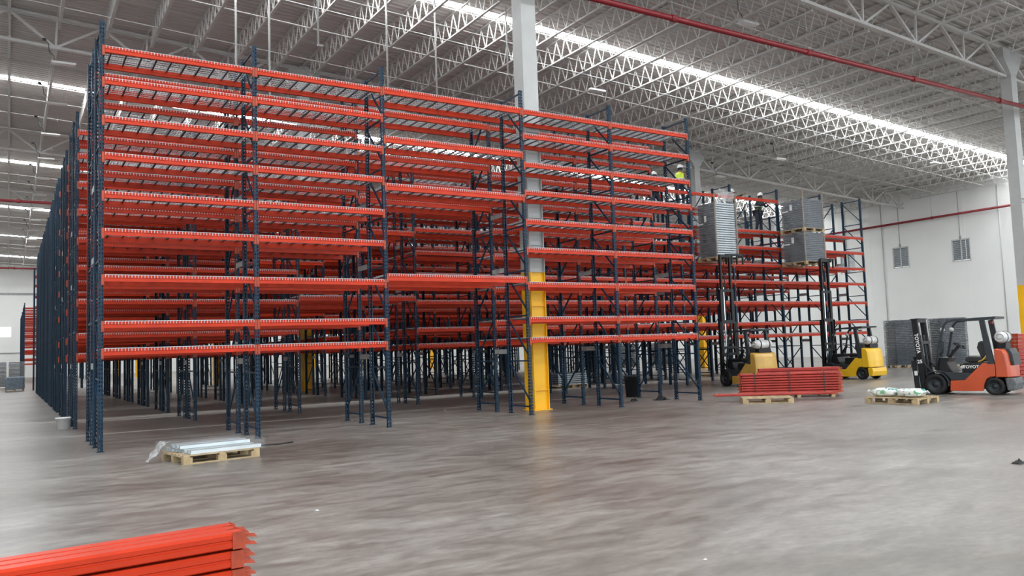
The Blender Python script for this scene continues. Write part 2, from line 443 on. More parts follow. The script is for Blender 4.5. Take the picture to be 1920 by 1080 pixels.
for k, (y, lab) in enumerate(((19.6,'thin grey cable conduit running past the lamp under the red sprinkler main'),(28.3,'thin grey cable conduit crossing the joists just beyond the long skylight'),
                              (34.9,'thin grey cable conduit crossing the joists at the first looped-cord lamp'),(40.55,'thin grey cable conduit crossing the joists at the second looped-cord lamp'))):
    b = MB(); b.tube([(-4,y+.14,ztop(-4)-1.03),(59,y+.14,ztop(59)-1.03)], .016, 6)
    tag(b.build('ceiling_cable_conduit', M['spacer']), lab, 'conduit', 'roof cable conduits')
for k, (x, y, zb, lab) in enumerate(((6.3,26.8,8.9,'white drop pipe ending just above the rack top, first from the rack corner'),(7.4,26.8,9.0,'white drop pipe ending just above the rack top, second from the rack corner'),
        (8.9,26.2,12.2,'short white drop pipe with a small foot, between the tall ones'),(11.7,26.8,11.2,'white drop pipe above the wide rack bay'),
        (13.7,26.8,11.3,'white drop pipe beside the white column'),(16.6,26.3,12.4,'short white drop pipe with a small foot close to the white column'))):
    b = MB(); b.tube([(x,y,zb),(x,y,ztop(x)-.05)], .034, 8)
    if 'foot' in lab: b.box(x-.03, y-.04, zb-.03, x+.16, y+.04, zb+.04)
    tag(b.build('ceiling_drop_pipe', M['white_steel']), lab, 'pipe', 'white drop pipes')

# ------------------------------------------------------------------ pallet racks
PW, PD, HT, FD = .085, .07, 8.02, 1.01
def post_mesh(holes):
    b = MB(); t = .004
    if not holes:
        b.box(-PW/2, 0, 0, PW/2, t, HT); b.box(-PW/2, 0, 0, -PW/2+t, PD, HT); b.box(PW/2-t, 0, 0, PW/2, PD, HT)
    else:
        p = .076; n = int(HT/p)
        def sheet(cols, hole_cols, mk):
            zs = []
            for i in range(n): zs += [(i*p, i*p+p*.36, False), (i*p+p*.36, i*p+p*.86, True), (i*p+p*.86, (i+1)*p, False)]
            zs.append((n*p, HT, False))
            for z0, z1, hz in zs:
                if not hz:
                    b.add([mk(cols[0],z0), mk(cols[-1],z0), mk(cols[-1],z1), mk(cols[0],z1)], [(0,1,2,3)])
                else:
                    for c in range(len(cols)-1):
                        if c in hole_cols: continue
                        b.add([mk(cols[c],z0), mk(cols[c+1],z0), mk(cols[c+1],z1), mk(cols[c],z1)], [(0,1,2,3)])
        sheet([-PW/2,-.032,-.012,.012,.032,PW/2], (1,3), lambda u, z: (u, 0, z))
        for s in (-1, 1): sheet([0,.024,.046,PD], (1,), lambda u, z: (s*PW/2, u, z))
    b.box(-PW/2, PD-t, 0, -PW/2+.02, PD, HT); b.box(PW/2-.02, PD-t, 0, PW/2, PD, HT)
    b.box(-.065, -.03, 0, .065, PD+.03, .008)
    return b.mesh('post', M['blue'])
POST, POSTS = post_mesh(True), post_mesh(False)
ZS = [.2+1.107*k for k in range(8)]
def brace_list(mirror):
    out = []; ya, yb = PD-.01, FD-PD+.01
    if mirror: ya, yb = yb, ya
    for z in ZS: out.append(('strut', (0,ya,z), (0,yb,z)))
    for z in ZS[:-1]: out.append(('diagonal_brace', (0,yb,z+1.107-.05), (0,ya,z+.13)))
    return out
def brace_mesh(mirror):
    b = MB()
    for _, p, q in brace_list(mirror): b.bar(p, q, .03, .036)
    return b.mesh('bracing_lattice', M['blue'])
BRACE = {0: brace_mesh(0), 1: brace_mesh(1)}
def frame_mesh(mirror):
    b = MB()
    for y0, s in ((0,1),(FD,-1)):
        b.box(-PW/2, min(y0,y0+s*PD), 0, PW/2, max(y0,y0+s*PD), HT)
    for _, p, q in brace_list(mirror): b.bar(p, q, .03, .036)
    return b.mesh('upright_frame', M['blue'])
FRAME = {0: frame_mesh(0), 1: frame_mesh(1)}
STRUT1 = {}
for mi in (0, 1):
    for nm, p, q in brace_list(mi):
        pass
def beam_into(b, L, h, x=0., conn=True):
    # step beam: stepped top at the back, groove along the face; face at y=0 looking to -y, top at z=0
    a, c = x, x+L; g = h*.45
    prof = [(0,0),(.032,0),(.032,-.03),(.062,-.03),(.062,-h),(0,-h),(0,-g-.012),(.006,-g-.008),(.006,-g),(0,-g+.004)]
    b.prism(prof, 'x', a, c, 0)
    if conn:
        for s, e in ((-1,a),(1,c)):
            b.box(min(e,e+s*.041), -.010, -.185, max(e,e+s*.041), -.004, .015, 1)
            b.box(min(e-s*.002,e-s*.007), -.010, -.185, max(e-s*.002,e-s*.007), .062, .015, 1)
CONN = {}
def conn_mesh(s):
    b = MB()
    b.box(min(0,s*.041), -.010, -.185, max(0,s*.041), -.004, .015); b.box(min(-s*.002,-s*.007), -.010, -.185, max(-s*.002,-s*.007), .062, .015)
    return b.mesh('end_connector', M['orange_dark'])
CONN = {-1: conn_mesh(-1), 1: conn_mesh(1)}
BEAM = {}
def beam_mesh(L, h, conn=True):
    k = (round(L,3), h, conn)
    if k not in BEAM:
        b = MB(); beam_into(b, L, h, 0, conn); BEAM[k] = b.mesh('beam', [M['orange'], M['orange_dark']])
    return BEAM[k]
DECK = {}
def deck_into(b, L, x=0., fine=True):
    n = max(3, int(L/(.056 if fine else .11))); st = (L-.05)/n; w = .0036 if fine else .005
    for i in range(n+1):
        X = x+.025+i*st
        pts = [(X,-.016,-.045),(X,-.016,.008),(X,FD+.016,.008),(X,FD+.016,-.045)]
        for p, q in zip(pts, pts[1:]):
            b.bar(p, q, w*2, w*2, 0, up=(1,0,0))
    for j in range(9):
        y = .03+j*(FD-.06)/8
        b.bar((x+.02,y,.014), (x+L-.02,y,.014), .006, .006, 0)
    m = 10 if L < 3.2 else 13
    for i in range(m):
        X = x+L*(i+.5)/m
        b.box(X-.016, .035, -.026, X-.012, FD-.035, .002, 1); b.box(X+.012, .035, -.026, X+.016, FD-.035, .002, 1)
        b.box(X-.016, .035, -.001, X+.016, FD-.035, .002, 1)
def deck_mesh(L):
    k = round(L,3)
    if k not in DECK:
        b = MB(); deck_into(b, L); DECK[k] = b.mesh('wire_deck', [M['galv'], M['channel']])
    return DECK[k]
STRUTM = {}
def strut_mesh(kind, mirror):
    k = (kind, mirror)
    if k not in STRUTM:
        ya, yb = PD-.01, FD-PD+.01
        if mirror: ya, yb = yb, ya
        b = MB()
        if kind == 'strut': b.bar((0,ya,0), (0,yb,0), .03, .036)
        else: b.bar((0,yb,1.107-.05), (0,ya,.13), .03, .036)
        STRUTM[k] = b.mesh(kind, M['blue'])
    return STRUTM[k]
spm = {}
LVL = [1.86,2.36,3.22,4.08,4.78,5.51,6.21,6.94,7.55]
TUN = [3.35,5.38,6.46,7.57]
XA = [1.43,4.245,7.06,10.765,13.565,16.39]
XB = [16.39+2.86*k for k in range(1, 7)]
def pallet_rack(xs, yf, mirror, levels, label, detail, first_frame=True, gap=None, joined=None, group='pallet rack runs'):
    """xs: post lines, levels(bay) -> [(z, front?, back?, deck?, h)]; detail 2 full, 1 no holes, 0 far"""
    r = thing('pallet_rack', label, 'rack', (xs[0], yf, 0), 0, group)
    x0 = xs[0]
    for i, x in enumerate(xs):
        if i == 0 and not first_frame: continue
        if detail == 0:
            put('upright_frame', FRAME[mirror], r, (x-x0, 0, 0)); continue
        f = empty('upright_frame', (x-x0, 0, 0), 0, r)
        pm = POST if detail == 2 else POSTS
        put('post', pm, f); put('post', pm, f, (0, FD, 0), pi)
        if detail == 2 and gap:
            for z in ZS: put('strut', strut_mesh('strut', mirror), f, (0, 0, z))
            for z in ZS[:-1]: put('diagonal_brace', strut_mesh('diagonal_brace', mirror), f, (0, 0, z))
        else:
            put('bracing_lattice', BRACE[mirror], f)
        if gap and detail >= 1:
            k = round(gap,3)
            if k not in spm:
                s = MB(); s.box(-.035, FD+.003, -.06, -.028, FD+gap-.003, .06); s.box(-.035, FD+.003, .05, .03, FD+gap-.003, .06); spm[k] = s.mesh('row_spacer', M['spacer'])
            for z in (1.55, 3.62, 5.05): put('row_spacer', spm[k], r, (x-x0, 0, z))
    lev = {}
    for i in range(len(xs)-1):
        if joined is not None and i not in joined: continue
        L = xs[i+1]-xs[i]-PW-.004; x = xs[i]+PW/2-x0+.002
        for z, fr, bk, dk, h in levels(i):
            if detail == 0:
                q = lev.setdefault((round(z,2), h, sum(1 for t_ in range(i) if not any(abs(round(z,2)-round(u[0],2)) < .001 for u in levels(t_)))), [[],[],[]])
                if fr: q[0].append((x, L))
                if bk: q[1].append((x, L))
                if dk: q[2].append((x, L))
                continue
            full = detail == 2 and not mirror
            bm_ = beam_mesh(L, h, not full)
            for on, loc, rz in ((fr, (x,-.004,z), 0), (bk, (x+L,FD+.004,z), pi)):
                if not on: continue
                o = put('beam', bm_, r, loc, rz)
                if full and rz == 0:
                    put('end_connector', CONN[-1], o); put('end_connector', CONN[1], o, (L, 0, 0))
            if dk: put('wire_deck', deck_mesh(L), r, (x, 0, z))
    for (z, h, _), q in lev.items():
        for side in (0, 1):
            if q[side]:
                k = ('lev', side, tuple(q[side]), h)
                if k not in BEAM:
                    b = MB()
                    for x, L in q[side]: beam_into(b, L, h, x if side == 0 else -x-L, False)
                    BEAM[k] = b.mesh('beam', [M['orange'], M['orange_dark']])
                put('beam', BEAM[k], r, (0,-.004,z) if side == 0 else (0,FD+.004,z), 0 if side == 0 else pi)
        if q[2]:
            k = ('lev', tuple(q[2]))
            if k not in DECK:
                b = MB()
                for x, L in q[2]: deck_into(b, L, x, False)
                DECK[k] = b.mesh('wire_deck', [M['galv'], M['channel']])
            put('wire_deck', DECK[k], r, (0,0,z))
    return r
def levA(i):
    if i == 2: return [(z,1,1,1,.145) for z in TUN]
    return [(z,1,1,1,.118) for z in LVL]
def levB_row2(i):
    out = [(z,1,1,1,.118) for z in LVL[:7]]
    if i < 3: out.append((LVL[7],1,1,1,.118))
    if i < 4: out.append((LVL[8],1,1 if i < 2 else 0,0,.118))
    return out
def levB(i): return [(z,1,1,1,.118) for z in LVL[:7 if i < 4 else 6]]
ROWS = [(16.49,18.11),(22.88,24.35),(27.2,28.67),(31.5,32.97),(35.76,37.34),(40.1,41.57),(44.4,45.87),(48.7,50.17),(53.0,54.47)]
for i, (ya, yb) in enumerate(ROWS):
    det = 2 if i < 2 else (1 if i < 4 else 0)
    g = yb-ya-FD
    nm = ORD[i]
    la = 'tall orange pallet rack run facing the open floor, in front of the white column' if i == 0 else \
        'tall orange pallet rack run, %s pair back from the open floor, camera-facing half' % nm
    lb = 'tall orange pallet rack run just behind the white column, backing the front run' if i == 0 else \
        'tall orange pallet rack run, %s pair back from the open floor, hidden half' % nm
    pallet_rack(XA, ya, 0, levA, la, det, gap=g)
    pallet_rack(XA, yb, 1, levA, lb, det)
    if i >= 1:
        xs = [XA[-1]]+XB
        lv = levB_row2 if i == 1 else levB
        la = ('half built pallet rack run behind the raised forklift loads, facing the camera' if i == 1 else
              'half built pallet rack run towards the white wall, %s pair back, camera-facing half' % ORD[i-1])
        lb = ('half built pallet rack run backing the one behind the raised forklift loads' if i == 1 else
              'half built pallet rack run towards the white wall, %s pair back, hidden half' % ORD[i-1])
        d2 = 1 if i < 3 else 0
        pallet_rack(xs, ya, 0, lv, la, d2, False, gap=g if d2 else None)
        pallet_rack(xs, yb, 1, levB, lb, d2, False)
pallet_rack(XA, 61.6, 0, levA, 'dark upright pallet rack run alone across the cross aisle beyond the last pair', 0)
for k, y in enumerate((95.8, 100.2, 104.6, 112., 120., 126.)):
    pallet_rack([1.37,4.2,7.0], y, 0, lambda i: [(z,1,1,1,.118) for z in LVL], 'small distant pallet rack run against the back wall, %s past the long cross aisle' % ORD[k], 0)
# ------------------------------------------------------------------ loose steel beams
def loose_mesh(L, w, h, rounded=False, paint='orange'):
    b = MB()
    g = h*.42; c = h*.26
    if rounded:
        prof = [(-w/2+c,0),(w/2-c*.4,0),(w/2,c*.4),(w/2,h-c*.4),(w/2-c*.4,h),(-w/2+c,h),(-w/2+c*.3,h-c*.3),(-w/2,h-c),(-w/2,c),(-w/2+c*.3,c*.3)]
    else:
        prof = [(-w/2+.006,0),(w/2,0),(w/2,h),(-w/2+.012,h),(-w/2,h-.012),(-w/2,h-g),(-w/2+.007,h-g-.004),(-w/2+.007,h-g-.012),(-w/2,h-g-.016),(-w/2,.006)]
    b.prism(prof, 'x', -L, 0)
    return b.mesh('rack_beam', M[paint])
def hook_mesh(w, h):
    b = MB()
    b.box(-.004, -w/2-.004, -.004, .004, w/2+.003, h+.004)
    b.box(-.06, -w/2-.005, -.003, .004, -w/2-.001, h+.003)
    for z in (h*.10, h*.58):
        b.add([(.004,-w*.30,z),(.075,-w*.18,z-.010),(.004,-w*.02,z+.002),(.004,-w*.30,z+.018),(.060,-w*.18,z+.010),(.004,-w*.02,z+.020)],
              [(0,1,2),(3,5,4),(0,3,4,1),(1,4,5,2),(2,5,3,0)])
    return b.mesh('end_connector', M['orange_dark'])
def beam_pile(org, ang, L, w, h, cols, layers, gapz, place, group, jitter=.01, hooks=(1,), skip=(), rounded=False, paint='orange'):
    lm = loose_mesh(L, w, h, rounded, paint); hm = hook_mesh(w, h)
    d = Vector((math.cos(ang), math.sin(ang), 0)); nrm = Vector((-math.sin(ang), math.cos(ang), 0))
    cn = ['front column','second column','third column','fourth column','rear column']
    for k in range(layers):
        for c in range(cols):
            if (k, c) in skip: continue
            p = Vector(org)+nrm*(c*(w+.012))+Vector((0,0,k*(h+gapz)))+d*random.uniform(-jitter, jitter)
            tpos = layers-1-k
            lab = 'orange beam in %s, %s, %s' % (place, 'top layer' if tpos == 0 else ORD[tpos]+' layer from the top', cn[c])
            r = thing('rack_beam', lab, 'beam', p, ang, group)
            put('shaft', lm, r)
            put('end_connector', hm, r)
            if len(hooks) > 1: put('end_connector', hm, r, (-L, 0, 0), pi)
# near pile, bottom edge of the picture
FGA = math.atan2(.137, 1.672)
for k in range(3):
    b = MB(); b.box(-.05, -.05, 0, .05, .36, .075)
    p = Vector((.99,4.36,0))-Vector((math.cos(FGA), math.sin(FGA), 0))*(.35+.95*k)
    tag(b.build('timber_bearer', M['wood'], None, p, FGA), ['timber bearer under the hooked ends of the near pile of orange beams','timber bearer under the middle of the near pile of orange beams','timber bearer under the far ends of the near pile of orange beams'][k], 'timber')
beam_pile((1.03,4.36,.077), FGA, 2.74, .083, .080, 3, 7, .014, 'the near pile', 'beams in the near pile', .012)
b = MB(); x = -1.055
b.box(x-.016, -.056, .0, x+.016, -.051, .728); b.box(x-.016, -.056, .723, x+.016, .27, .728); b.box(x-.016, .265, .0, x+.016, .27, .728)
tag(b.build('steel_strap', M['chrome'], None, (.99,4.36,0), FGA), 'shiny steel strap around the near pile of orange beams', 'strap')

# ------------------------------------------------------------------ pallets
def pallet_meshes(w, d):
    out = {}
    b = MB(); b.box(0, -.045, 0, w, .045, .02); out['deck_board'] = b.mesh('deck_board', M['wood'])
    b = MB()
    for x in (.07, w/2, w-.07): b.box(x-.07, 0, 0, x+.07, .10, .085)
    out['stringer'] = b.mesh('block_row', M['wood'])
    b = MB(); b.box(0, 0, 0, w, .10, .018); out['bottom_board'] = b.mesh('bottom_board', M['wood'])
    return out
def pallet(loc, ang, w, d, label, h=.14, nb=7):
    r = thing('wooden_pallet', label, 'pallet', loc, ang, 'wooden pallets')
    me = pallet_meshes(w, d)
    for y in (0, d/2-.05, d-.10):
        put('bottom_board', me['bottom_board'], r, (0, y, 0)); put('block_row', me['stringer'], r, (0, y, .018))
    for i in range(nb): put('deck_board', me['deck_board'], r, (0, .045+i*(d-.09)/(nb-1), .123))
    b = MB()
    for x in (.05, w/2, w-.05): b.box(x-.05, 0, .103, x+.05, d, .123)
    b.build('cross_board', M['wood'], r)
    return r
# pallet of zinc channels by the rack corner
A1 = math.radians(9)
P1 = pallet((2.30,13.36,0), A1, 1.22, 1.02, 'wooden pallet on the open floor under the bundle of bright zinc channels')
d1 = Vector((math.cos(A1), math.sin(A1), 0)); n1 = Vector((-math.sin(A1), math.cos(A1), 0))
cm = MB(); cm.box(0, -.030, 0, 1.14, .030, .004); cm.box(0, -.030, 0, 1.14, -.026, .055); cm.box(0, .026, 0, 1.14, .030, .055); cm.box(0,-.030,.051,1.14,.030,.055)
CM = cm.mesh('zinc_channel', M['rod'])
for k, (lay, n, yoff) in enumerate(((0,9,.07),(1,5,.42))):
    for i in range(n):
        p = Vector((2.30,13.36,.145+lay*.058))+n1*(yoff+i*.108)+d1*(.05+(.012*(8-i) if lay == 0 else .03)+random.uniform(-.02,.02))
        o = put('zinc_channel', CM, None, p, A1+random.uniform(-.012,.012))
        tag(o, 'bright zinc channel in the film-wrapped bundle on the pallet by the rack corner', 'channel', 'zinc channels on the pallet')
def film_box(w, d, h, seed, amp=.02, nx=10, nz=6, cap=True):
    rnd = random.Random(seed); b = MB(); vs = []; per = []
    for i in range(nx): per.append((w*i/nx, 0))
    for i in range(nx): per.append((w, d*i/nx))
    for i in range(nx): per.append((w-w*i/nx, d))
    for i in range(nx): per.append((0, d-d*i/nx))
    n = len(per)
    for k in range(nz+1):
        for (x, y) in per:
            ox = (x-w/2)/w; oy = (y-d/2)/d
            j = rnd.uniform(0, amp)
            vs.append((x+ox*j*2, y+oy*j*2, h*k/nz+(rnd.uniform(-amp,amp) if k == nz else 0)))
    fs = [(k*n+i, k*n+(i+1) % n, (k+1)*n+(i+1) % n, (k+1)*n+i) for k in range(nz) for i in range(n)]
    if cap: vs.append((w/2, d/2, h+amp)); fs += [(nz*n+i, nz*n+(i+1) % n, len(vs)-1) for i in range(n)]
    b.add(vs, fs, 0, True)
    return b
fb = film_box(1.38, 1.03, .18, 3, .012)
fl = thing('stretch_film', 'clear stretch film over the zinc channels with a loose tail hanging to the floor', 'film', Vector((2.30,13.36,.13))-d1*.085-n1*.01, A1)
fb.build('cover', M['film_thin'], fl)
b = MB(); vs = []
for k in range(9):
    t_ = k/8
    for j in range(4):
        vs.append((.05-.27*t_+.012*math.sin(k*1.7+j), .60+.13*j*(1-.6*t_)+.12*t_+.008*math.sin(k+j*2), .185-.30*t_+.012*math.sin(j*3+k)))
b.add(vs, [(k*4+j, k*4+j+1, (k+1)*4+j+1, (k+1)*4+j) for k in range(8) for j in range(3)], 0, True)
b.build('loose_tail', M['film_thick'], fl)
b = MB(); b.tube([(3.5,15.0,.012),(3.9,15.15,.012),(4.25,15.05,.012),(4.55,15.2,.012)], .012, 6)
tag(b.build('black_cable', M['concrete_dark']), 'short black cable lying on the floor behind the wrapped zinc channels', 'cable')

# strapped bundle of beams on the open floor
MA = math.atan2(-1.8, 1.95)
md = Vector((math.cos(MA), math.sin(MA), 0)); mn = Vector((-math.sin(MA), math.cos(MA), 0))
me_ = Vector((19.42,14.22,0))                       # near lower corner of the hooked end
for k in range(3):
    b = MB(); b.box(-.05, -.03, 0, .05, .44, .125)
    tag(b.build('timber_bearer', M['wood'], None, me_-md*(.2,1.1,2.0)[k], MA), ['timber bearer under the hooked ends of the strapped beam bundle','timber bearer under the middle of the strapped beam bundle','timber bearer under the plain ends of the strapped beam bundle'][k], 'timber')
beam_pile(me_+Vector((0,0,.128)), MA, 2.62, .125, .058, 3, 8, .013, 'the strapped bundle', 'beams in the strapped bundle', .03, hooks=(1,1), rounded=True, paint='deepred')
for k in range(3):
    b = MB(); x = -.42-.92*k; z1 = .128+8*.071+.004
    b.box(x-.012, -.074, .115, x+.012, -.070, z1); b.box(x-.012, -.074, z1-.004, x+.012, .35, z1); b.box(x-.012, .346, .115, x+.012, .35, z1)
    tag(b.build('black_strap', M['strap'], None, me_, MA), ['black strap around the strapped beam bundle, closest to the hooked ends','black strap around the middle of the strapped beam bundle','black strap around the strapped beam bundle, closest to the plain ends'][k], 'strap')
# second bundle just behind, a little higher, pale tops only
m2 = me_+mn*.72+md*.12
for k in range(2):
    b = MB(); b.box(-.05, -.03, 0, .05, .44, .18)
    tag(b.build('timber_bearer', M['wood'], None, m2-md*(.5+1.6*k), MA), ['tall timber bearer under the plain stack behind the strapped bundle, hooked side','tall timber bearer under the plain stack behind the strapped bundle, other side'][k], 'timber')
beam_pile(m2+Vector((0,0,.183)), MA, 2.2, .125, .076, 3, 7, .012, 'the stack behind the strapped bundle', 'beams behind the strapped bundle', .03, paint='deepred')
# long beams on a small pallet in front of the bundle
P2 = pallet((15.98,14.60,0), MA, 1.25, .75, 'wooden pallet on the open floor under the loose orange beams', nb=6)
lm = loose_mesh(3.05, .11, .06, True, 'deepred'); hm = hook_mesh(.11, .06)
for k in range(2):
    p = Vector((18.35,13.62,.146))+mn*(.19*k)+md*(.10*k)
    r = thing('rack_beam', ['loose orange beam across the small pallet, one closer to the open floor','loose orange beam across the small pallet, one closer to the strapped bundle'][k], 'beam', p, MA, 'loose beams on the small pallet')
    put('shaft', lm, r); put('end_connector', hm, r); put('end_connector', hm, r, (-3.05,0,0), pi)

# pallet with two sacks
A3 = math.atan2(-1.3, .12)
P3 = pallet((17.72,12.32,0), A3, 1.28, 1.05, 'wooden pallet on the open floor carrying two plump sacks')
def sack(loc, ang, label, seed):
    rnd = random.Random(seed); b = MB(); vs = []; nu, nv = 18, 10
    for i in range(nv+1):
        ph = -pi/2+pi*i/nv
        for j in range(nu):
            th = 2*pi*j/nu
            sg = lambda v, e: math.copysign(abs(v)**e, v)
            x = .30*sg(math.cos(ph), .6)*sg(math.cos(th), .55); y = .22*sg(math.cos(ph), .6)*sg(math.sin(th), .55)
            z = .10+.10*sg(math.sin(ph), .7)
            w_ = .018*math.sin(7*th+3*ph+seed)+.014*math.sin(11*th-5*ph)
            vs.append((x+w_*.6, y+w_*.6, max(.004, z+w_*(1 if ph > -.4 else 0))))
    b.add(vs, [(i*nu+j, i*nu+(j+1) % nu, (i+1)*nu+(j+1) % nu, (i+1)*nu+j) for i in range(nv) for j in range(nu)], 0, True)
    r = thing('sack', label, 'sack', loc, ang, 'sacks on the pallet')
    b.build('bag', M['sack'], r)
    k = MB(); k.tube([(.30,0,.10),(.36,.02,.11),(.40,.0,.14),(.42,.05,.10)], [.03,.018,.03,.012], 7); k.build('tied_neck', M['sack'], r)
def sack_mat():
    m = mat('printed_sack', (.78,.80,.78), .4, var=.05)
    nt = m.node_tree; b = nt.nodes['Principled BSDF']
    tc = nt.nodes.new('ShaderNodeTexCoord'); nz = nt.nodes.new('ShaderNodeTexNoise'); nz.inputs['Scale'].default_value = 4.5; nz.inputs['Detail'].default_value = 2
    nt.links.new(tc.outputs['Object'], nz.inputs['Vector'])
    r = nt.nodes.new('ShaderNodeValToRGB'); r.color_ramp.interpolation = 'CONSTANT'
    e = r.color_ramp.elements; e[0].color = (.05,.28,.26,1); e[0].position = 0; e[1].position = .40; e[1].color = (.78,.80,.78,1)
    x = e.new(.62); x.color = (.16,.42,.22,1); x = e.new(.66); x.color = (.80,.81,.80,1)
    nt.links.new(nz.outputs['Fac'], r.inputs['Fac']); nt.links.new(r.outputs['Color'], b.inputs['Base Color'])
    return m
M['sack'] = sack_mat()
d3 = Vector((math.cos(A3), math.sin(A3), 0)); n3 = Vector((-math.sin(A3), math.cos(A3), 0))
sack(Vector((17.72,12.32,.145))+d3*.30+n3*.45, A3+.12+pi, 'white and green sack on the pallet, the one further from the forklift', 2)
sack(Vector((17.72,12.32,.145))+d3*.94+n3*.42, A3-.08, 'white and teal sack on the pallet, the one closer to the forklift', 9)

# ------------------------------------------------------------------ stacks of wire decks
def stack_deck_mesh(w, d, t, m1, m2):
    """one wire deck: w along x, d along y; folded flanges on the two w sides, wire grid and channels"""
    b = MB()
    for y in (0, d-.006): b.box(0, y, 0, w, y+.006, t*.62, 0)
    b.box(0, 0, t*.62-.006, w, .03, t*.62, 0); b.box(0, d-.03, t*.62-.006, w, d, t*.62, 0)
    n = int(w/.07)
    for i in range(n+1):
        x = i*(w-.008)/n; b.box(x, .006, t*.62-.004, x+.008, d-.006, t*.62+.004, 1)
    n = int(d/.09)
    for i in range(n+1):
        y = i*(d-.008)/n; b.box(0, y, t*.62+.004, w, y+.008, t*.62+.012, 1)
    for x in (0., w/3, 2*w/3, w-.04): b.box(x, .01, .0, x+.04, d-.01, .006, 1); b.box(x, .01, .0, x+.006, d-.01, t*.55, 1)
    return b.mesh('wire_deck', [m1, m2])
def load(loc, ang, w, d, n, t, where, m1, m2, film=None, posts=True, pal=True, sag=0., stickers=True, seed=1, capped=True, ext=.34, pallet_label=None, film_label=None):
    ca, sa = math.cos(ang), math.sin(ang)
    def wpt(x, y, z): return Vector(loc)+Vector((x*ca-y*sa, x*sa+y*ca, z))
    z0 = 0
    if pal:
        pallet(loc, ang, w, d, pallet_label or 'wooden pallet under %s' % where); z0 = .145
    dm = stack_deck_mesh(w-.12, d-.12, t, m1, m2)
    rnd = random.Random(seed)
    for k in range(n):
        o = put('wire_deck', dm, None, wpt(.06+rnd.uniform(-.006,.006), .06+rnd.uniform(-.006,.006), z0+k*t), ang)
        tag(o, 'galvanised wire deck in %s' % where, 'wire deck', 'decks in '+where)
    h = n*t
    if film:
        r = thing('stretch_film', film_label or 'stretch film wrapped around %s' % where, 'film', wpt(-.005, -.005, z0-.02), ang, 'stretch film wraps')
        film_box(w+.01, d+.01, h+.03, seed, .012, 8, 10, cap=not posts and capped).build('cover', film, r)
        if stickers:
            s = MB(); s.box(-.008, d*.45, h*.66, -.005, d*.45+.12, h*.66+.24); s.box(-.008, d*.62, h*.62, -.005, d*.62+.3, h*.62+.05); s.build('paper_label', M['paper'], r)
    if posts:
        for k, (x, y) in enumerate(((.004,.004),(w-.048,.004))):
            b = MB(); b.box(0, 0, 0, .044, .044, h+ext)
            o = b.build('corner_batten', M['wood_grey'], None, wpt(x, y, z0+.001), ang)
            tag(o, 'thin timber batten, %s corner of %s' % (['near','outer'][k], where), 'timber', 'corner battens')
    return h+z0
LA = 0.0
load((22.75,21.65,4.70), LA, 1.18, 1.02, 24, .088, 'the single deck stack raised by the ochre forklift', M['deckmesh'], M['decksteel'], M['film'], seed=4)
h2 = load((27.68,21.50,4.66), LA, 1.30, 1.20, 16, .076, 'the lower deck stack raised by the yellow forklift', M['decksteel'], M['decksteel'], M['film'], seed=5, ext=-.01)
load((27.68,21.50,4.66+h2+.02), LA, 1.30, 1.20, 16, .076, 'the upper deck stack raised by the yellow forklift', M['decksteel'], M['decksteel'], M['film'], seed=6)
# loose flap of film standing above the single stack
b = MB(); vs = []
for k in range(7):
    for j in range(7):
        vs.append((.25+.14*j+.02*math.sin(k*2+j), .04+.05*math.sin(j*1.3+k), 2.285+.075*k+.07*math.sin(j*1.1)*(k/6)))
b.add(vs, [(k*7+j, k*7+j+1, (k+1)*7+j+1, (k+1)*7+j) for k in range(6) for j in range(6)], 0, True)
tag(b.build('film_flap', M['film_thick'], None, (22.75,21.65,4.70), LA), 'torn flap of clear film sticking up above the single deck stack', 'film')
# stacks standing on the floor
load((37.6,24.2,0), math.radians(-30), 1.15, 1.1, 26, .086, 'the dark floor stack closer to the rack end', M['decksteel'], M['decksteel'], M['film_dark'], posts=False, stickers=False, seed=8)
load((38.45,22.35,0), math.radians(-30), 1.3, 1.1, 26, .086, 'the dark floor stack behind the forklift mast', M['decksteel'], M['decksteel'], M['film_dark'], posts=False, stickers=False, seed=9)
load((18.05,25.75,0), 0, 1.5, 1.1, 6, .075, 'the low bare stack behind the yellow column', M['deckmesh'], M['decksteel'], None, posts=False, seed=10)
for k, (x, y) in enumerate(((34.4,46.0),(37.8,46.5),(39.6,44.2))):
    load((x,y,0), math.radians(-20), 1.6, 1.3, 14, .11, 'the dark stack glimpsed under the racks, %s of three' % ORD[k], M['decksteel'], M['decksteel'], M['film_dark'], posts=False, stickers=False, seed=20+k)
for k, (x, y) in enumerate(((-1.15,70.),(.0,71.5))):
    load((x,y,0), 0, 1.1, 1.2, 18, .1, 'the stack beyond the blue-grey cover, %s of two' % ORD[k], M['decksteel'], M['decksteel'], M['film'], posts=False, stickers=False, seed=30+k)
bw = thing('covered_pallet', 'blue-grey covered pallet load standing beside the distant rack ends', 'pallet load', (-.15,61.8,0), 0)
b = MB()
for x in (0,.47,.94): b.box(x, 0, 0, x+.12, 1.0, .12)
b.box(0,0,.10,1.06,1.0,.13)
b.build('skid', M['wood'], bw); film_box(1.06, 1.0, .78, 40, .02).build('cover', M['bluewrap'], bw, (0,0,.13))

# stack of red beams at the picture's edge behind the forklift
beam_pile((28.45,12.15,.10), math.radians(-12), 2.7, .12, .10, 2, 13, .012, 'the stack behind the orange forklift', 'beams behind the forklift', .03, hooks=(1,1), paint='deepred')
for k in range(2):
    b = MB(); b.box(-.05,-.1,0,.05,.35,.098)
    tag(b.build('timber_bearer', M['wood'], None, (28.05-1.9*k,12.23+.4*k,0), math.radians(-12)), ['timber bearer under the red stack behind the orange forklift, outer one','timber bearer under the red stack behind the orange forklift, inner one'][k], 'timber')

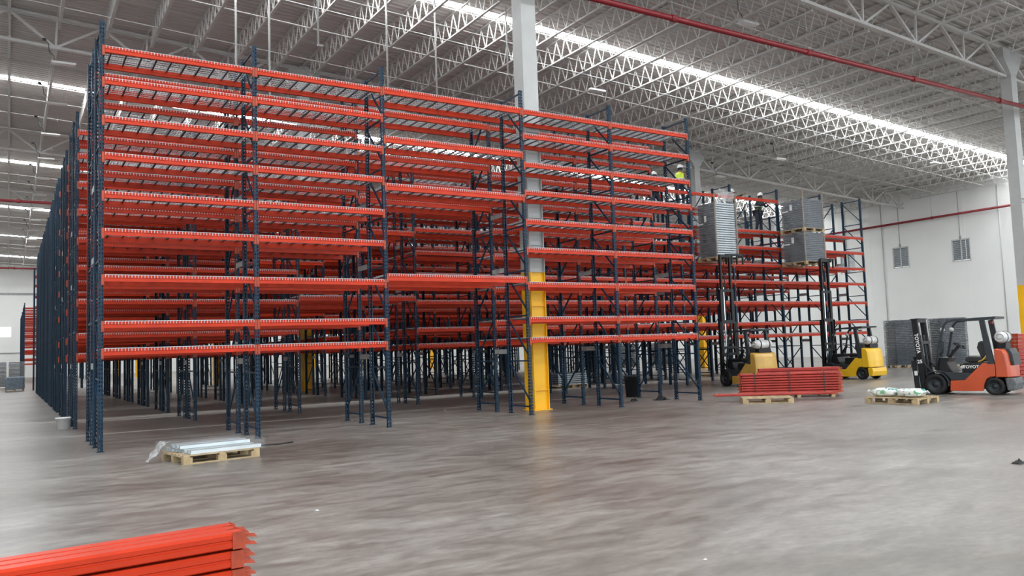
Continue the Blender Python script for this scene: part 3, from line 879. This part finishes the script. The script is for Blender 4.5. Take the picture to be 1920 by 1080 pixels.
# ------------------------------------------------------------------ small things on the floor
t_ = thing('waste_bin', 'tall black waste bin standing under the end of the front racks', 'bin', (16.47,19.50,0))
b = MB(); b.lathe([(0,0),(.20,0),(.24,.62),(.255,.62),(.255,.66),(.225,.66),(.19,.03),(0,.03)], (0,0,0), n=20); b.build('body', M['bin'], t_)
for s in (-1,1):
    b = MB(); b.tube([(s*.25,-.07,.56),(s*.30,-.05,.54),(s*.30,.05,.54),(s*.25,.07,.56)], .014, 6); b.build('handle', M['bin'], t_)
t_ = thing('bucket', 'small white plastic bucket beside the blue rack posts', 'bucket', (1.18,23.25,0))
b = MB(); b.lathe([(0,0),(.145,0),(.17,.26),(.182,.26),(.182,.29),(.165,.29),(.14,.01),(0,.01)], (0,0,0), n=22); b.build('body', M['bucket'], t_)
b = MB(); b.tube([(.178*math.cos(a),-.02-.12*math.sin(a),.27-.1*math.sin(a)) for a in [pi*k/10 for k in range(11)]], .005, 5); b.build('handle', M['spacer'], t_)
def rag(loc, s, seed, label, m, cat):
    rnd = random.Random(seed); b = MB(); n = 9; vs = []
    for i in range(n):
        for j in range(n):
            u, v = (i/(n-1)-.5), (j/(n-1)-.5); r_ = math.hypot(u, v)
            z = max(0.004, s*.35*(1-r_*1.9)+rnd.uniform(-.12,.12)*s)
            vs.append((u*s*(1+rnd.uniform(-.15,.15)), v*s*.7*(1+rnd.uniform(-.15,.15)), z))
    top = [(i*n+j, i*n+j+1, (i+1)*n+j+1, (i+1)*n+j) for i in range(n-1) for j in range(n-1)]
    b.add(vs, top, 0, True)
    tag(b.build(cat.replace(' ','_'), m, None, loc), label, cat)
rag((15.95,17.62,0), .42, 3, 'crumpled black rag on the floor between the end rack posts, larger one', M['black'], 'rag')
rag((15.2,17.95,0), .24, 5, 'crumpled black rag on the floor between the end rack posts, smaller one', M['black'], 'rag')
def floor_xy(px, py):
    d = fw+rt*((px-960)/F)-up*((py-540)/F); t0 = -H/d.z
    return (d.x*t0, d.y*t0, 0)
rag(floor_xy(594,958), .05, 6, 'scrap of white paper on the bare floor in front of the racks', M['paper'], 'paper scrap')
rag(floor_xy(1322,1050), .035, 7, 'scrap of white paper on the bare floor closest to the camera', M['paper'], 'paper scrap')
rag(floor_xy(1910,869), .16, 8, 'small black scrap on the bare floor out towards the forklift', M['black'], 'rag')

# ------------------------------------------------------------------ forklifts
def wheel(parent, x, y, r, w, s, rim='dark_grey'):
    t_ = MB(); prof = [(r*.58,-w/2),(r*.9,-w/2),(r,-w*.36),(r,w*.36),(r*.9,w/2),(r*.58,w/2),(r*.58,-w/2)]
    t_.lathe(prof, (0,0,0), 'y', 26)
    o = t_.build('wheel', M['black'], parent, (x, y, r))
    b = MB(); b.lathe([(0,s*w*.30),(r*.2,s*w*.34),(r*.24,s*w*.16),(r*.5,s*w*.10),(r*.56,s*w*.46),(r*.60,s*w*.5),(r*.60,-s*w*.4)], (0,0,0), 'y', 22)
    for k in range(6):
        a = 2*pi*k/6; c = (r*.36*math.cos(a), r*.36*math.sin(a))
        b.cyl((c[0], s*w*.1, c[1]), (c[0], s*w*.2, c[1]), r*.05, 6)
    b.build('rim', M[rim], o)
    return o
def forklift(loc, ang, label, paint, lift=0., brand=None, shift=0.):
    r = thing('forklift', label, 'forklift', loc, ang, 'forklifts')
    P = M[paint]; K = M['black_paint']; G = M['dark_grey']
    hw = .46
    wheel(r, 0, .43, .28, .20, 1); wheel(r, 0, -.43, .28, .20, -1)
    wheel(r, -1.39, .40, .225, .17, 1); wheel(r, -1.39, -.40, .225, .17, -1)
    # painted side panels joined by the cross body
    side = [(-.34,.10),(-1.12,.10),(-1.16,.30),(-1.22,.42),(-1.30,.47),(-1.42,.48),(-1.42,.82),(-1.14,.82),(-.70,.385),(-.36,.37)]
    b = MB(); b.prism(side, 'y', hw-.05, hw); b.prism(side, 'y', -hw, -hw+.05)
    b.prism([(-.34,.14),(-1.1,.14),(-1.16,.46),(-1.42,.48),(-1.42,.80),(-1.14,.80),(-.72,.36)], 'y', -hw+.05, hw-.05)
    b.build('body_panel', P, r, bevel=.012)
    b = MB()   # dark floor plate, step and hood
    st = [(-.02,.66),(-.20,.60),(-.95,.57),(-.70,.385),(-.37,.38),(-.33,.46),(-.22,.58),(-.08,.62)]
    b.prism(st, 'y', -hw+.01, hw-.005); b.build('step', G, r, bevel=.01)
    b = MB(); b.prism([(-.64,.58),(-.66,.80),(-.72,.83),(-1.15,.83),(-1.15,.78),(-.95,.57)], 'y', -.42, .42); hood = b.build('hood', K, r, bevel=.02)
    b = MB()   # front fenders
    for s in (1, -1):
        pts = []
        for k in range(9):
            a = math.radians(-8+k*17); pts.append((-.345*math.cos(a), .28+.345*math.sin(a)))
        pts2 = [(x*.94, .28+(z-.28)*.94) for x, z in pts[::-1]]
        b.prism(pts+pts2, 'y', s*.33, s*.54)
    b.build('fender', G, r)
    # counterweight with rounded tail
    b = MB()
    cw = [(-1.43,.46),(-1.43,1.18),(-1.60,1.19),(-1.74,1.16),(-1.80,1.05),(-1.84,.72),(-1.85,.46)]
    n = len(cw); ys = [-.47,-.40,-.2,0,.2,.40,.47]
    vs = []
    for y in ys:
        k = abs(y)/.47; pull = .14*k**3
        for x, z in cw: vs.append((x+(pull if x < -1.5 else 0), y, z))
    fs = [(i*n+j, i*n+(j+1) % n, (i+1)*n+(j+1) % n, (i+1)*n+j) for i in range(len(ys)-1) for j in range(n)]
    fs += [tuple(range(n-1,-1,-1)), tuple((len(ys)-1)*n+j for j in range(n))]
    b.add(vs, fs); cwo = b.build('counterweight', P, r, bevel=.02)
    b = MB(); b.prism([(-1.62,.44),(-1.83,.44),(-1.86,.30),(-1.82,.12),(-1.66,.12)], 'y', -.44, .44); b.build('rear_bumper', M['grey_plastic'] if brand else P, r, bevel=.03)
    if brand: b = MB(); b.prism([(-1.60,1.20),(-1.75,1.18),(-1.815,1.05),(-1.85,.76),(-1.80,.76),(-1.70,.95),(-1.62,1.05)], 'y', -.36, .36); b.build('tail_cover', G, r, bevel=.015)
    # dash, steering column and wheel
    b = MB(); b.prism([(.02,.64),(-.02,.92),(-.10,.99),(-.34,.97),(-.28,.86),(-.36,.66),(-.42,.60),(-.2,.58)], 'y', -.36, .36); b.build('dashboard', K, r, bevel=.02)
    b = MB(); b.bar((-.24,.02,.95), (-.50,.02,1.27), .07, .07); b.build('steering_column', K, r)
    b = MB(); c = Vector((-.52,.02,1.29)); ax = Vector((-.5,0,.86)).normalized(); u = Vector((.86,0,.5)); v = Vector((0,1,0))
    b.tube([c+(u*math.cos(a)+v*math.sin(a))*.165 for a in [2*pi*k/22 for k in range(22)]], .016, 7, closed=True)
    for k in range(3):
        a = 2*pi*k/3+.4; b.bar(c-ax*.02, c+(u*math.cos(a)+v*math.sin(a))*.16, .022, .012)
    b.cyl(c-ax*.04, c+ax*.015, .035, 10); b.cyl(c+v*.12+ax*.0, c+v*.12+ax*.05, .014, 8)
    b.build('steering_wheel', K, r)
    for k, y in enumerate((-.1,-.16,-.22)):
        b = MB(); b.tube([(-.24,y,.97),(-.30,y,1.16)], .008, 5); b.lathe([(0,-.02),(.018,-.012),(.02,.004),(.0,.02)], (-.30,y,1.17), n=8); b.build('lever', K, r)
    # seat
    s = empty('seat', (0,0,0), 0, r)
    b = MB(); b.prism([(-.68,.88),(-.70,.97),(-.78,1.0),(-1.10,.97),(-1.15,.85),(-.74,.84)], 'y', -.24, .24); b.build('cushion', M['seat'], s, bevel=.03)
    b = MB(); b.prism([(-1.06,.97),(-.98,1.22),(-1.02,1.36),(-1.10,1.40),(-1.19,1.36),(-1.22,1.05),(-1.17,.94)], 'y', -.23, .23); b.build('backrest', M['seat'], s, bevel=.03)
    if brand:
        b = MB(); b.tube([(-1.0,.26,.84),(-1.12,.28,.90),(-1.22,.27,1.02),(-1.26,.22,1.10)], .022, 6); b.tube([(-1.02,.27,.87),(-1.2,.25,.93)], .012, 5); b.build('yellow_belt', M['yrag'], s)
    # overhead guard
    b = MB()
    for y in (.43, -.43):
        b.tube([(-.02,y,.66),(-.10,y,1.05),(-.22,y,1.60),(-.28,y,1.83),(-.36,y,1.93),(-.50,y,1.955)], .034, 8)
        b.bar((-.46,y,1.955), (-1.50,y,1.985), .07, .06)
    b.build('front_pillar', G, r)
    b = MB()
    for y in (.43, -.43): b.prism([(-1.14,1.93),(-1.26,1.95),(-1.42,.80),(-1.27,.80)], 'y', y-.04, y+.04)
    b.build('rear_pillar', G, r)
    b = MB(); b.bar((-.40,-.45,1.955), (-.40,.45,1.955), .06, .05); b.bar((-1.48,-.46,1.985), (-1.48,.46,1.985), .07, .06)
    for k in range(8): b.bar((-.52-.12*k,-.43,1.965), (-.52-.12*k,.43,1.965), .05, .014)
    b.build('guard_roof', G, r)
    b = MB(); b.tube([(-.20,.46,1.42),(-.27,.49,1.38),(-.24,.49,1.12),(-.14,.46,1.07)], .012, 6); b.build('grab_handle', K, r)
    for y in (.40,-.40):
        b = MB(); b.lathe([(.0,.05),(.055,.04),(.06,-.02),(.03,-.05),(0,-.05)], (-.24,y,1.72), 'x', 12); b.build('headlamp', M['lampbody'], r)
    b = MB(); b.cbox(-1.42, .40, 1.86, .05, .10, .06); b.build('tail_lamp', M['pipe_red'], r)
    # gas tank lying across the tail
    tk = empty('gas_tank', (-1.56,0,1.47), 0, r)
    b = MB(); b.lathe([(0,-.36),(.08,-.355),(.135,-.31),(.155,-.25),(.155,.25),(.135,.31),(.08,.355),(0,.36)], (0,0,0), 'y', 22); b.build('cylinder', M['tank'], tk)
    b = MB(); b.tube([(.10*math.cos(a),.37,.10*math.sin(a)) for a in [2*pi*k/14 for k in range(14)]], .014, 6, closed=True); b.cyl((0,.33,0),(0,.42,0),.03,8); b.build('valve', M['tank'], tk)
    b = MB()
    for y in (-.18,.18): b.lathe([(.158,-.02),(.164,-.02),(.164,.02),(.158,.02)], (0,y,0), 'y', 22)
    b.build('clamp_band', K, tk)
    b = MB(); b.box(-1.66,-.25,1.18,-1.46,.25,1.33); b.build('tank_cradle', K, r)
    # mast
    tilt = math.radians(4 if lift == 0 else 0)
    ms = empty('mast', (.33,0,.10), 0, r); ms.rotation_euler = (0, tilt, 0)
    Hm = 1.93 if lift == 0 else 2.25
    b = MB()
    for y in (.34,-.34):
        b.box(-.07, y-.035, 0, .07, y+.035, Hm); b.box(-.07, y-.05, 0, -.045, y+.05, Hm); b.box(.045, y-.05, 0, .07, y+.05, Hm)
    b.box(-.07,-.38,Hm-.08,-.02,.38,Hm); b.box(-.09,-.38,.05,-.04,.38,.2); b.box(-.10,-.38,1.25,-.05,.38,1.33)
    b.build('outer_rail', K, ms)
    tops = [Hm]
    if lift:
        for kk, (z0, z1, yy) in enumerate(((1.0,1.0+(lift+.25-1.0)*.62,.27),(2.2,lift+.04,.21))):
            b = MB()
            for y in (yy,-yy): b.box(-.055, y-.03, z0, .055, y+.03, z1)
            b.box(-.05,-yy,z1-.1,.0,yy,z1); b.box(-.05,-yy,z0,.0,yy,z0+.1)
            b.build('inner_rail', K, ms)
        b = MB(); b.cyl((0,.12,.4),(0,.12,lift*.75),.035,10); b.build('lift_rod', M['chrome'], ms)
        b = MB(); b.cyl((0,-.12,.2),(0,-.12,lift*.55),.04,10); b.build('lift_cylinder', K, ms)
        b = MB(); b.cyl((.03,.03,2.0),(.03,.03,lift-.1),.018,8); b.build('hose', K, ms)
    else:
        b = MB()
        for y in (.26,-.26): b.box(-.05, y-.03, .04, .05, y+.03, Hm-.02)
        b.build('inner_rail', K, ms)
        for y in (.14,-.14):
            b = MB(); b.cyl((-.02,y,.1),(-.02,y,1.5),.035,10); b.build('lift_cylinder', M['dark_grey'], ms)
        b = MB(); b.tube([(0,.02,.3),(0,.02,1.7)], .02, 6); b.tube([(.02,-.05,.3),(.02,-.05,1.75)], .014, 6); b.build('hose', M['spacer'], ms)
        b = MB(); b.box(-.10,-.40,Hm,.10,.40,Hm+.03); b.build('crosshead', K, ms)
    zc = lift
    ca = empty('carriage', (.10,shift,zc), 0, ms)
    b = MB(); b.box(0,-.42,.02,.04,.42,.10)
    if lift == 0: b.box(0,-.42,.40,.04,.42,.48)
    for y in (.38,.12,-.12,-.38): b.box(0,y-.03,.02 if lift == 0 else -.3,.05,y+.03,.9 if lift == 0 else .08)
    if lift == 0:
        b.box(0,-.46,.86,.04,.46,.92); b.box(-.02,.42,-.05,.10,.46,.82)
    b.build('backrest_frame', K, ca)
    for y in (.26,-.26):
        b = MB(); b.box(.04,y-.05,-.045,.08,y+.05,.45 if lift == 0 else .06); b.prism([(.04,-.045),(1.08,-.045),(1.08,-.035),(.2,-.005),(.04,-.005)], 'y', y-.05, y+.05); b.build('fork', K, ca)
    if lift == 0:
        b = MB(); b.box(.10,.462,.30,.104,.466,.55); b.box(-.02,.458,.42,.06,.463,.54); b.build('paper_label', M['paper'], ca)
        for y in (.2,-.2):
            pass
    for y in (.30,-.30):
        b = MB(); b.cyl((-.30,y,.52),(-.05,y,.85),.03,8); b.build('tilt_cylinder', K, ms, (.0,0,-.1))
    if brand:
        W = M['white_paint']
        text(brand, .11, W, hood, (-.90,.4245,.725), (pi/2,0,pi), bold=.003)
        b = MB()
        for a_, c_, cz in ((.045,.030,0),(.016,.030,0),(.032,.014,.012)):
            b.tube([(-.645-.0+a_*math.cos(t),.426,.725+cz+c_*math.sin(t)) for t in [2*pi*k/18 for k in range(18)]], .005, 5, closed=True)
        b.build('emblem', W, hood, (-.02,0,0))
        text(brand, .13, W, ms, (.0,.392,1.28), (pi/2,pi/2,pi), bold=.003)
        text('25', .13, W, ms, (.0,.392,.78), (pi/2,0,pi), bold=.003)
        text(brand, .15, W, r, (-1.80,.0,1.02), (math.radians(78),0,-pi/2), bold=.004)
    return r
f1 = forklift((21.55,12.62,0), math.radians(104), 'orange forklift with lowered forks parked on the open floor beside the pallet of sacks', 'lift_red', 0, 'TOYOTA')
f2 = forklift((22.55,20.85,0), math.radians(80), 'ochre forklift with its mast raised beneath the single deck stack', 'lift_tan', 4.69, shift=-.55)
f3 = forklift((27.95,20.55,0), math.radians(90), 'bright yellow forklift with its mast raised beneath the double deck stack', 'lift_yellow', 4.65, shift=-.38)

# ------------------------------------------------------------------ workers
def skin_obj(name, nodes, edges, m, parent, sub=1, root=0):
    me = bpy.data.meshes.new(name); bm = bmesh.new(); lay = bm.verts.layers.skin.verify()
    vs = []
    for i, (p, rad) in enumerate(nodes):
        v = bm.verts.new(p); v[lay].radius = (rad, rad) if not isinstance(rad, tuple) else rad; v[lay].use_root = (i == root); vs.append(v)
    for a, c in edges: bm.edges.new((vs[a], vs[c]))
    bm.to_mesh(me); bm.free(); me.materials.append(m)
    o = put(name, me, parent)
    s = o.modifiers.new('skin', 'SKIN'); s.use_smooth_shade = True; s.branch_smoothing = .3
    if sub: u = o.modifiers.new('sub', 'SUBSURF'); u.levels = sub; u.render_levels = sub
    return o
def worker(loc, ang, label, J, shirt, vest, pants):
    """J: joints in local metres, facing +x"""
    r = thing('person', label, 'person', loc, ang)
    V = {k: Vector(v) for k, v in J.items()}
    nodes = []; idx = {}
    def nd(k, p, rad): idx[k] = len(nodes); nodes.append((Vector(p), rad))
    edges = []
    def ed(a, c): edges.append((idx[a], idx[c]))
    nd('pelvis', V['pelvis'], (.15,.115)); nd('waist', V['pelvis'].lerp(V['chest'], .5), (.14,.105)); nd('chest', V['chest'], (.165,.12)); nd('neck', V['neck'], .058)
    nd('skull', V['head']-Vector((0,0,.02)), (.072,.082)); nd('crown', V['head']+Vector((0,0,.075)), (.068,.078)); nd('nose', V['head']+Vector(V.get('look', Vector((1,0,0))))*.10+Vector((0,0,-.01)), .014)
    for a, c in (('pelvis','waist'),('waist','chest'),('chest','neck'),('neck','skull'),('skull','crown'),('skull','nose')): ed(a, c)
    for s in 'lr':
        nd('sh'+s, V['sh'+s], .062); nd('el'+s, V['el'+s], .044); nd('wr'+s, V['wr'+s], .031)
        d = (V['wr'+s]-V['el'+s]).normalized(); palm = V['wr'+s]+d*.075; nd('pa'+s, palm, (.036,.020))
        ed('chest','sh'+s); ed('sh'+s,'el'+s); ed('el'+s,'wr'+s); ed('wr'+s,'pa'+s)
        sd = d.cross(Vector((0,0,1))); sd = sd.normalized() if sd.length > .1 else Vector((0,1,0)); dn = d.cross(sd)
        if dn.z > 0: dn = -dn
        for q, (off, ln) in enumerate(((-.027,.062),(-.009,.074),(.010,.068),(.027,.052))):
            base = palm+sd*off+d*.012; k1 = base+d*ln*.55+dn*.012; k2 = base+d*ln*.8+dn*.042
            nd('f%d%s' % (q,s), k1, .0095); nd('g%d%s' % (q,s), k2, .008); ed('pa'+s,'f%d%s' % (q,s)); ed('f%d%s' % (q,s),'g%d%s' % (q,s))
        th = V['wr'+s]+d*.03+sd*(.045 if s == 'l' else -.045)+dn*.012; nd('th'+s, th, .011); nd('tt'+s, th+d*.035+dn*.015, .009); ed('wr'+s,'th'+s); ed('th'+s,'tt'+s)
        nd('hi'+s, V['hi'+s], .088); nd('kn'+s, V['kn'+s], .06); nd('an'+s, V['an'+s], .042); nd('to'+s, V['to'+s], .035)
        ed('pelvis','hi'+s); ed('hi'+s,'kn'+s); ed('kn'+s,'an'+s); ed('an'+s,'to'+s)
    skin_obj('body', nodes, edges, M['skin'], r)
    def sub_nodes(keys, grow, links):
        loc_ = {k: i for i, k in enumerate(keys)}
        nn = []
        for k in keys:
            p, rad = nodes[idx[k]]; nn.append((p, tuple(x+grow for x in rad) if isinstance(rad, tuple) else rad+grow))
        return nn, [(loc_[a], loc_[c]) for a, c in links]
    n, e = sub_nodes(['pelvis','waist','chest','shl','ell','wrl','shr','elr','wrr'], .014, [('pelvis','waist'),('waist','chest'),('chest','shl'),('shl','ell'),('ell','wrl'),('chest','shr'),('shr','elr'),('elr','wrr')])
    skin_obj('shirt', n, e, shirt, r)
    n, e = sub_nodes(['pelvis','hil','knl','anl','hir','knr','anr'], .020, [('pelvis','hil'),('hil','knl'),('knl','anl'),('pelvis','hir'),('hir','knr'),('knr','anr')])
    skin_obj('trousers', n, e, pants, r)
    if vest is not None:
        n, e = sub_nodes(['pelvis','waist','chest','shl','shr'], .030, [('pelvis','waist'),('waist','chest'),('chest','shl'),('chest','shr')])
        vo = skin_obj('vest', n, e, vest, r)
        wv = nodes[idx['waist']][0]; b = MB()
        ring = [(wv.x+.160*math.cos(a), wv.y+.20*math.sin(a), wv.z+.02) for a in [2*pi*k/20 for k in range(20)]]
        b.tube(ring, .020, 6, closed=True); b.build('reflective_band', M['hivis_strip'], vo)
    for s in 'lr':
        n, e = sub_nodes(['an'+s,'to'+s], .016, [('an'+s,'to'+s)]); skin_obj('boot', n, e, M['black'], r)
    h = V['head']; b = MB()
    b.lathe([(.150,.045),(.152,.055),(.118,.058),(.116,.10),(.100,.145),(.065,.175),(0,.186)], h, n=20)
    lk = Vector(V.get('look', Vector((1,0,0)))); lk.z = 0; lk.normalize(); sd = Vector((-lk.y, lk.x, 0))
    b.add([h+lk*.11-sd*.085+Vector((0,0,.058)), h+lk*.11+sd*.085+Vector((0,0,.058)), h+lk*.185+sd*.05+Vector((0,0,.040)), h+lk*.185-sd*.05+Vector((0,0,.040))], [(0,1,2,3)])
    b.tube([h-lk*.10+Vector((0,0,.16)), h+Vector((0,0,.192)), h+lk*.10+Vector((0,0,.16))], .014, 6)
    b.build('helmet', M['helmet'], r)
    b = MB(); b.lathe([(.094,-.045),(.100,.02),(.098,.06)], h-lk*.012, n=14); b.build('hair', M['hair'], r)
    b = MB()
    for sgn in (1,-1): b.lathe([(0,-.012),(.010,-.006),(.010,.006),(0,.012)], h+lk*.084+sd*sgn*.033+Vector((0,0,.012)), n=8)
    b.build('eye', M['hair'], r)
    return r
def jm_(**k): return k
KNEEL = dict(pelvis=(0,0,.46), chest=(.05,0,.84), neck=(.06,0,.99), head=(.07,0,1.11), shl=(.05,.19,.91), shr=(.05,-.19,.91),
             ell=(.14,.27,.66), wrl=(.32,.20,.60), elr=(.16,-.25,.66), wrr=(.34,-.16,.62), hil=(.02,.10,.43), knl=(.22,.14,.075), anl=(-.20,.15,.07), tol=(-.30,.15,.05),
             hir=(.02,-.10,.43), knr=(.24,-.14,.075), anr=(-.18,-.15,.07), tor=(-.28,-.15,.05))
RAISE = dict(KNEEL); RAISE.update(ell=(.15,.36,.86), wrl=(.22,.42,1.06), elr=(.15,-.36,.86), wrr=(.22,-.42,1.06))
STAND = dict(pelvis=(-.04,0,.90), chest=(.04,0,1.28), neck=(.08,0,1.43), head=(.12,0,1.53), shl=(.05,.19,1.35), shr=(.05,-.19,1.35),
             ell=(.20,.27,1.12), wrl=(.42,.17,1.16), elr=(.22,-.25,1.12), wrr=(.44,-.10,1.18), hil=(-.04,.10,.86), knl=(.02,.13,.48), anl=(-.02,.14,.085), tol=(.13,.15,.05),
             hir=(-.04,-.10,.86), knr=(.0,-.13,.48), anr=(-.06,-.14,.085), tor=(.09,-.15,.05))
LEAN = dict(STAND); LEAN.update(ell=(.28,.28,1.40), wrl=(.52,.28,1.455), elr=(.26,-.30,1.39), wrr=(.48,-.36,1.455))
dz = .035
worker((22.50,23.20,6.94+dz), math.radians(20), 'person in a bright yellow vest and white helmet standing high behind the front rack end', STAND, M['greyshirt'], M['hivis'], M['navy'])
worker((21.15,23.25,6.94+dz), math.radians(-100), 'person in a white helmet and dark clothes kneeling high behind the front rack deck', RAISE, M['navy'], None, M['navy'])
worker((25.55,23.50,6.21+dz), math.radians(-80), 'person in green and white helmet leaning over the single deck stack', LEAN, M['green_shirt'], None, M['navy'])
worker((27.42,23.58,6.21+dz), math.radians(-80), 'person in a green vest and white helmet standing between the two raised loads', STAND, M['navy'], M['green_shirt'], M['navy'])

# ------------------------------------------------------------------ light
w = bpy.data.worlds.new('world'); SC.world = w; w.use_nodes = True
bg = w.node_tree.nodes['Background']; bg.inputs['Color'].default_value = (.88,.95,1.0,1); bg.inputs['Strength'].default_value = 1.5
SC.view_settings.view_transform = 'Standard'; SC.view_settings.look = 'None'; SC.view_settings.gamma = 1.0
SC.view_settings.use_curve_mapping = False; SC.view_settings.exposure = 0.80
cy = SC.cycles
cy.max_bounces = 6; cy.diffuse_bounces = 4; cy.glossy_bounces = 3; cy.transparent_max_bounces = 10; cy.transmission_bounces = 2
cy.use_denoising = True; cy.use_adaptive_sampling = True; cy.adaptive_threshold = .02
cy.caustics_reflective = False; cy.caustics_refractive = False
cy.sample_clamp_indirect = 6.0
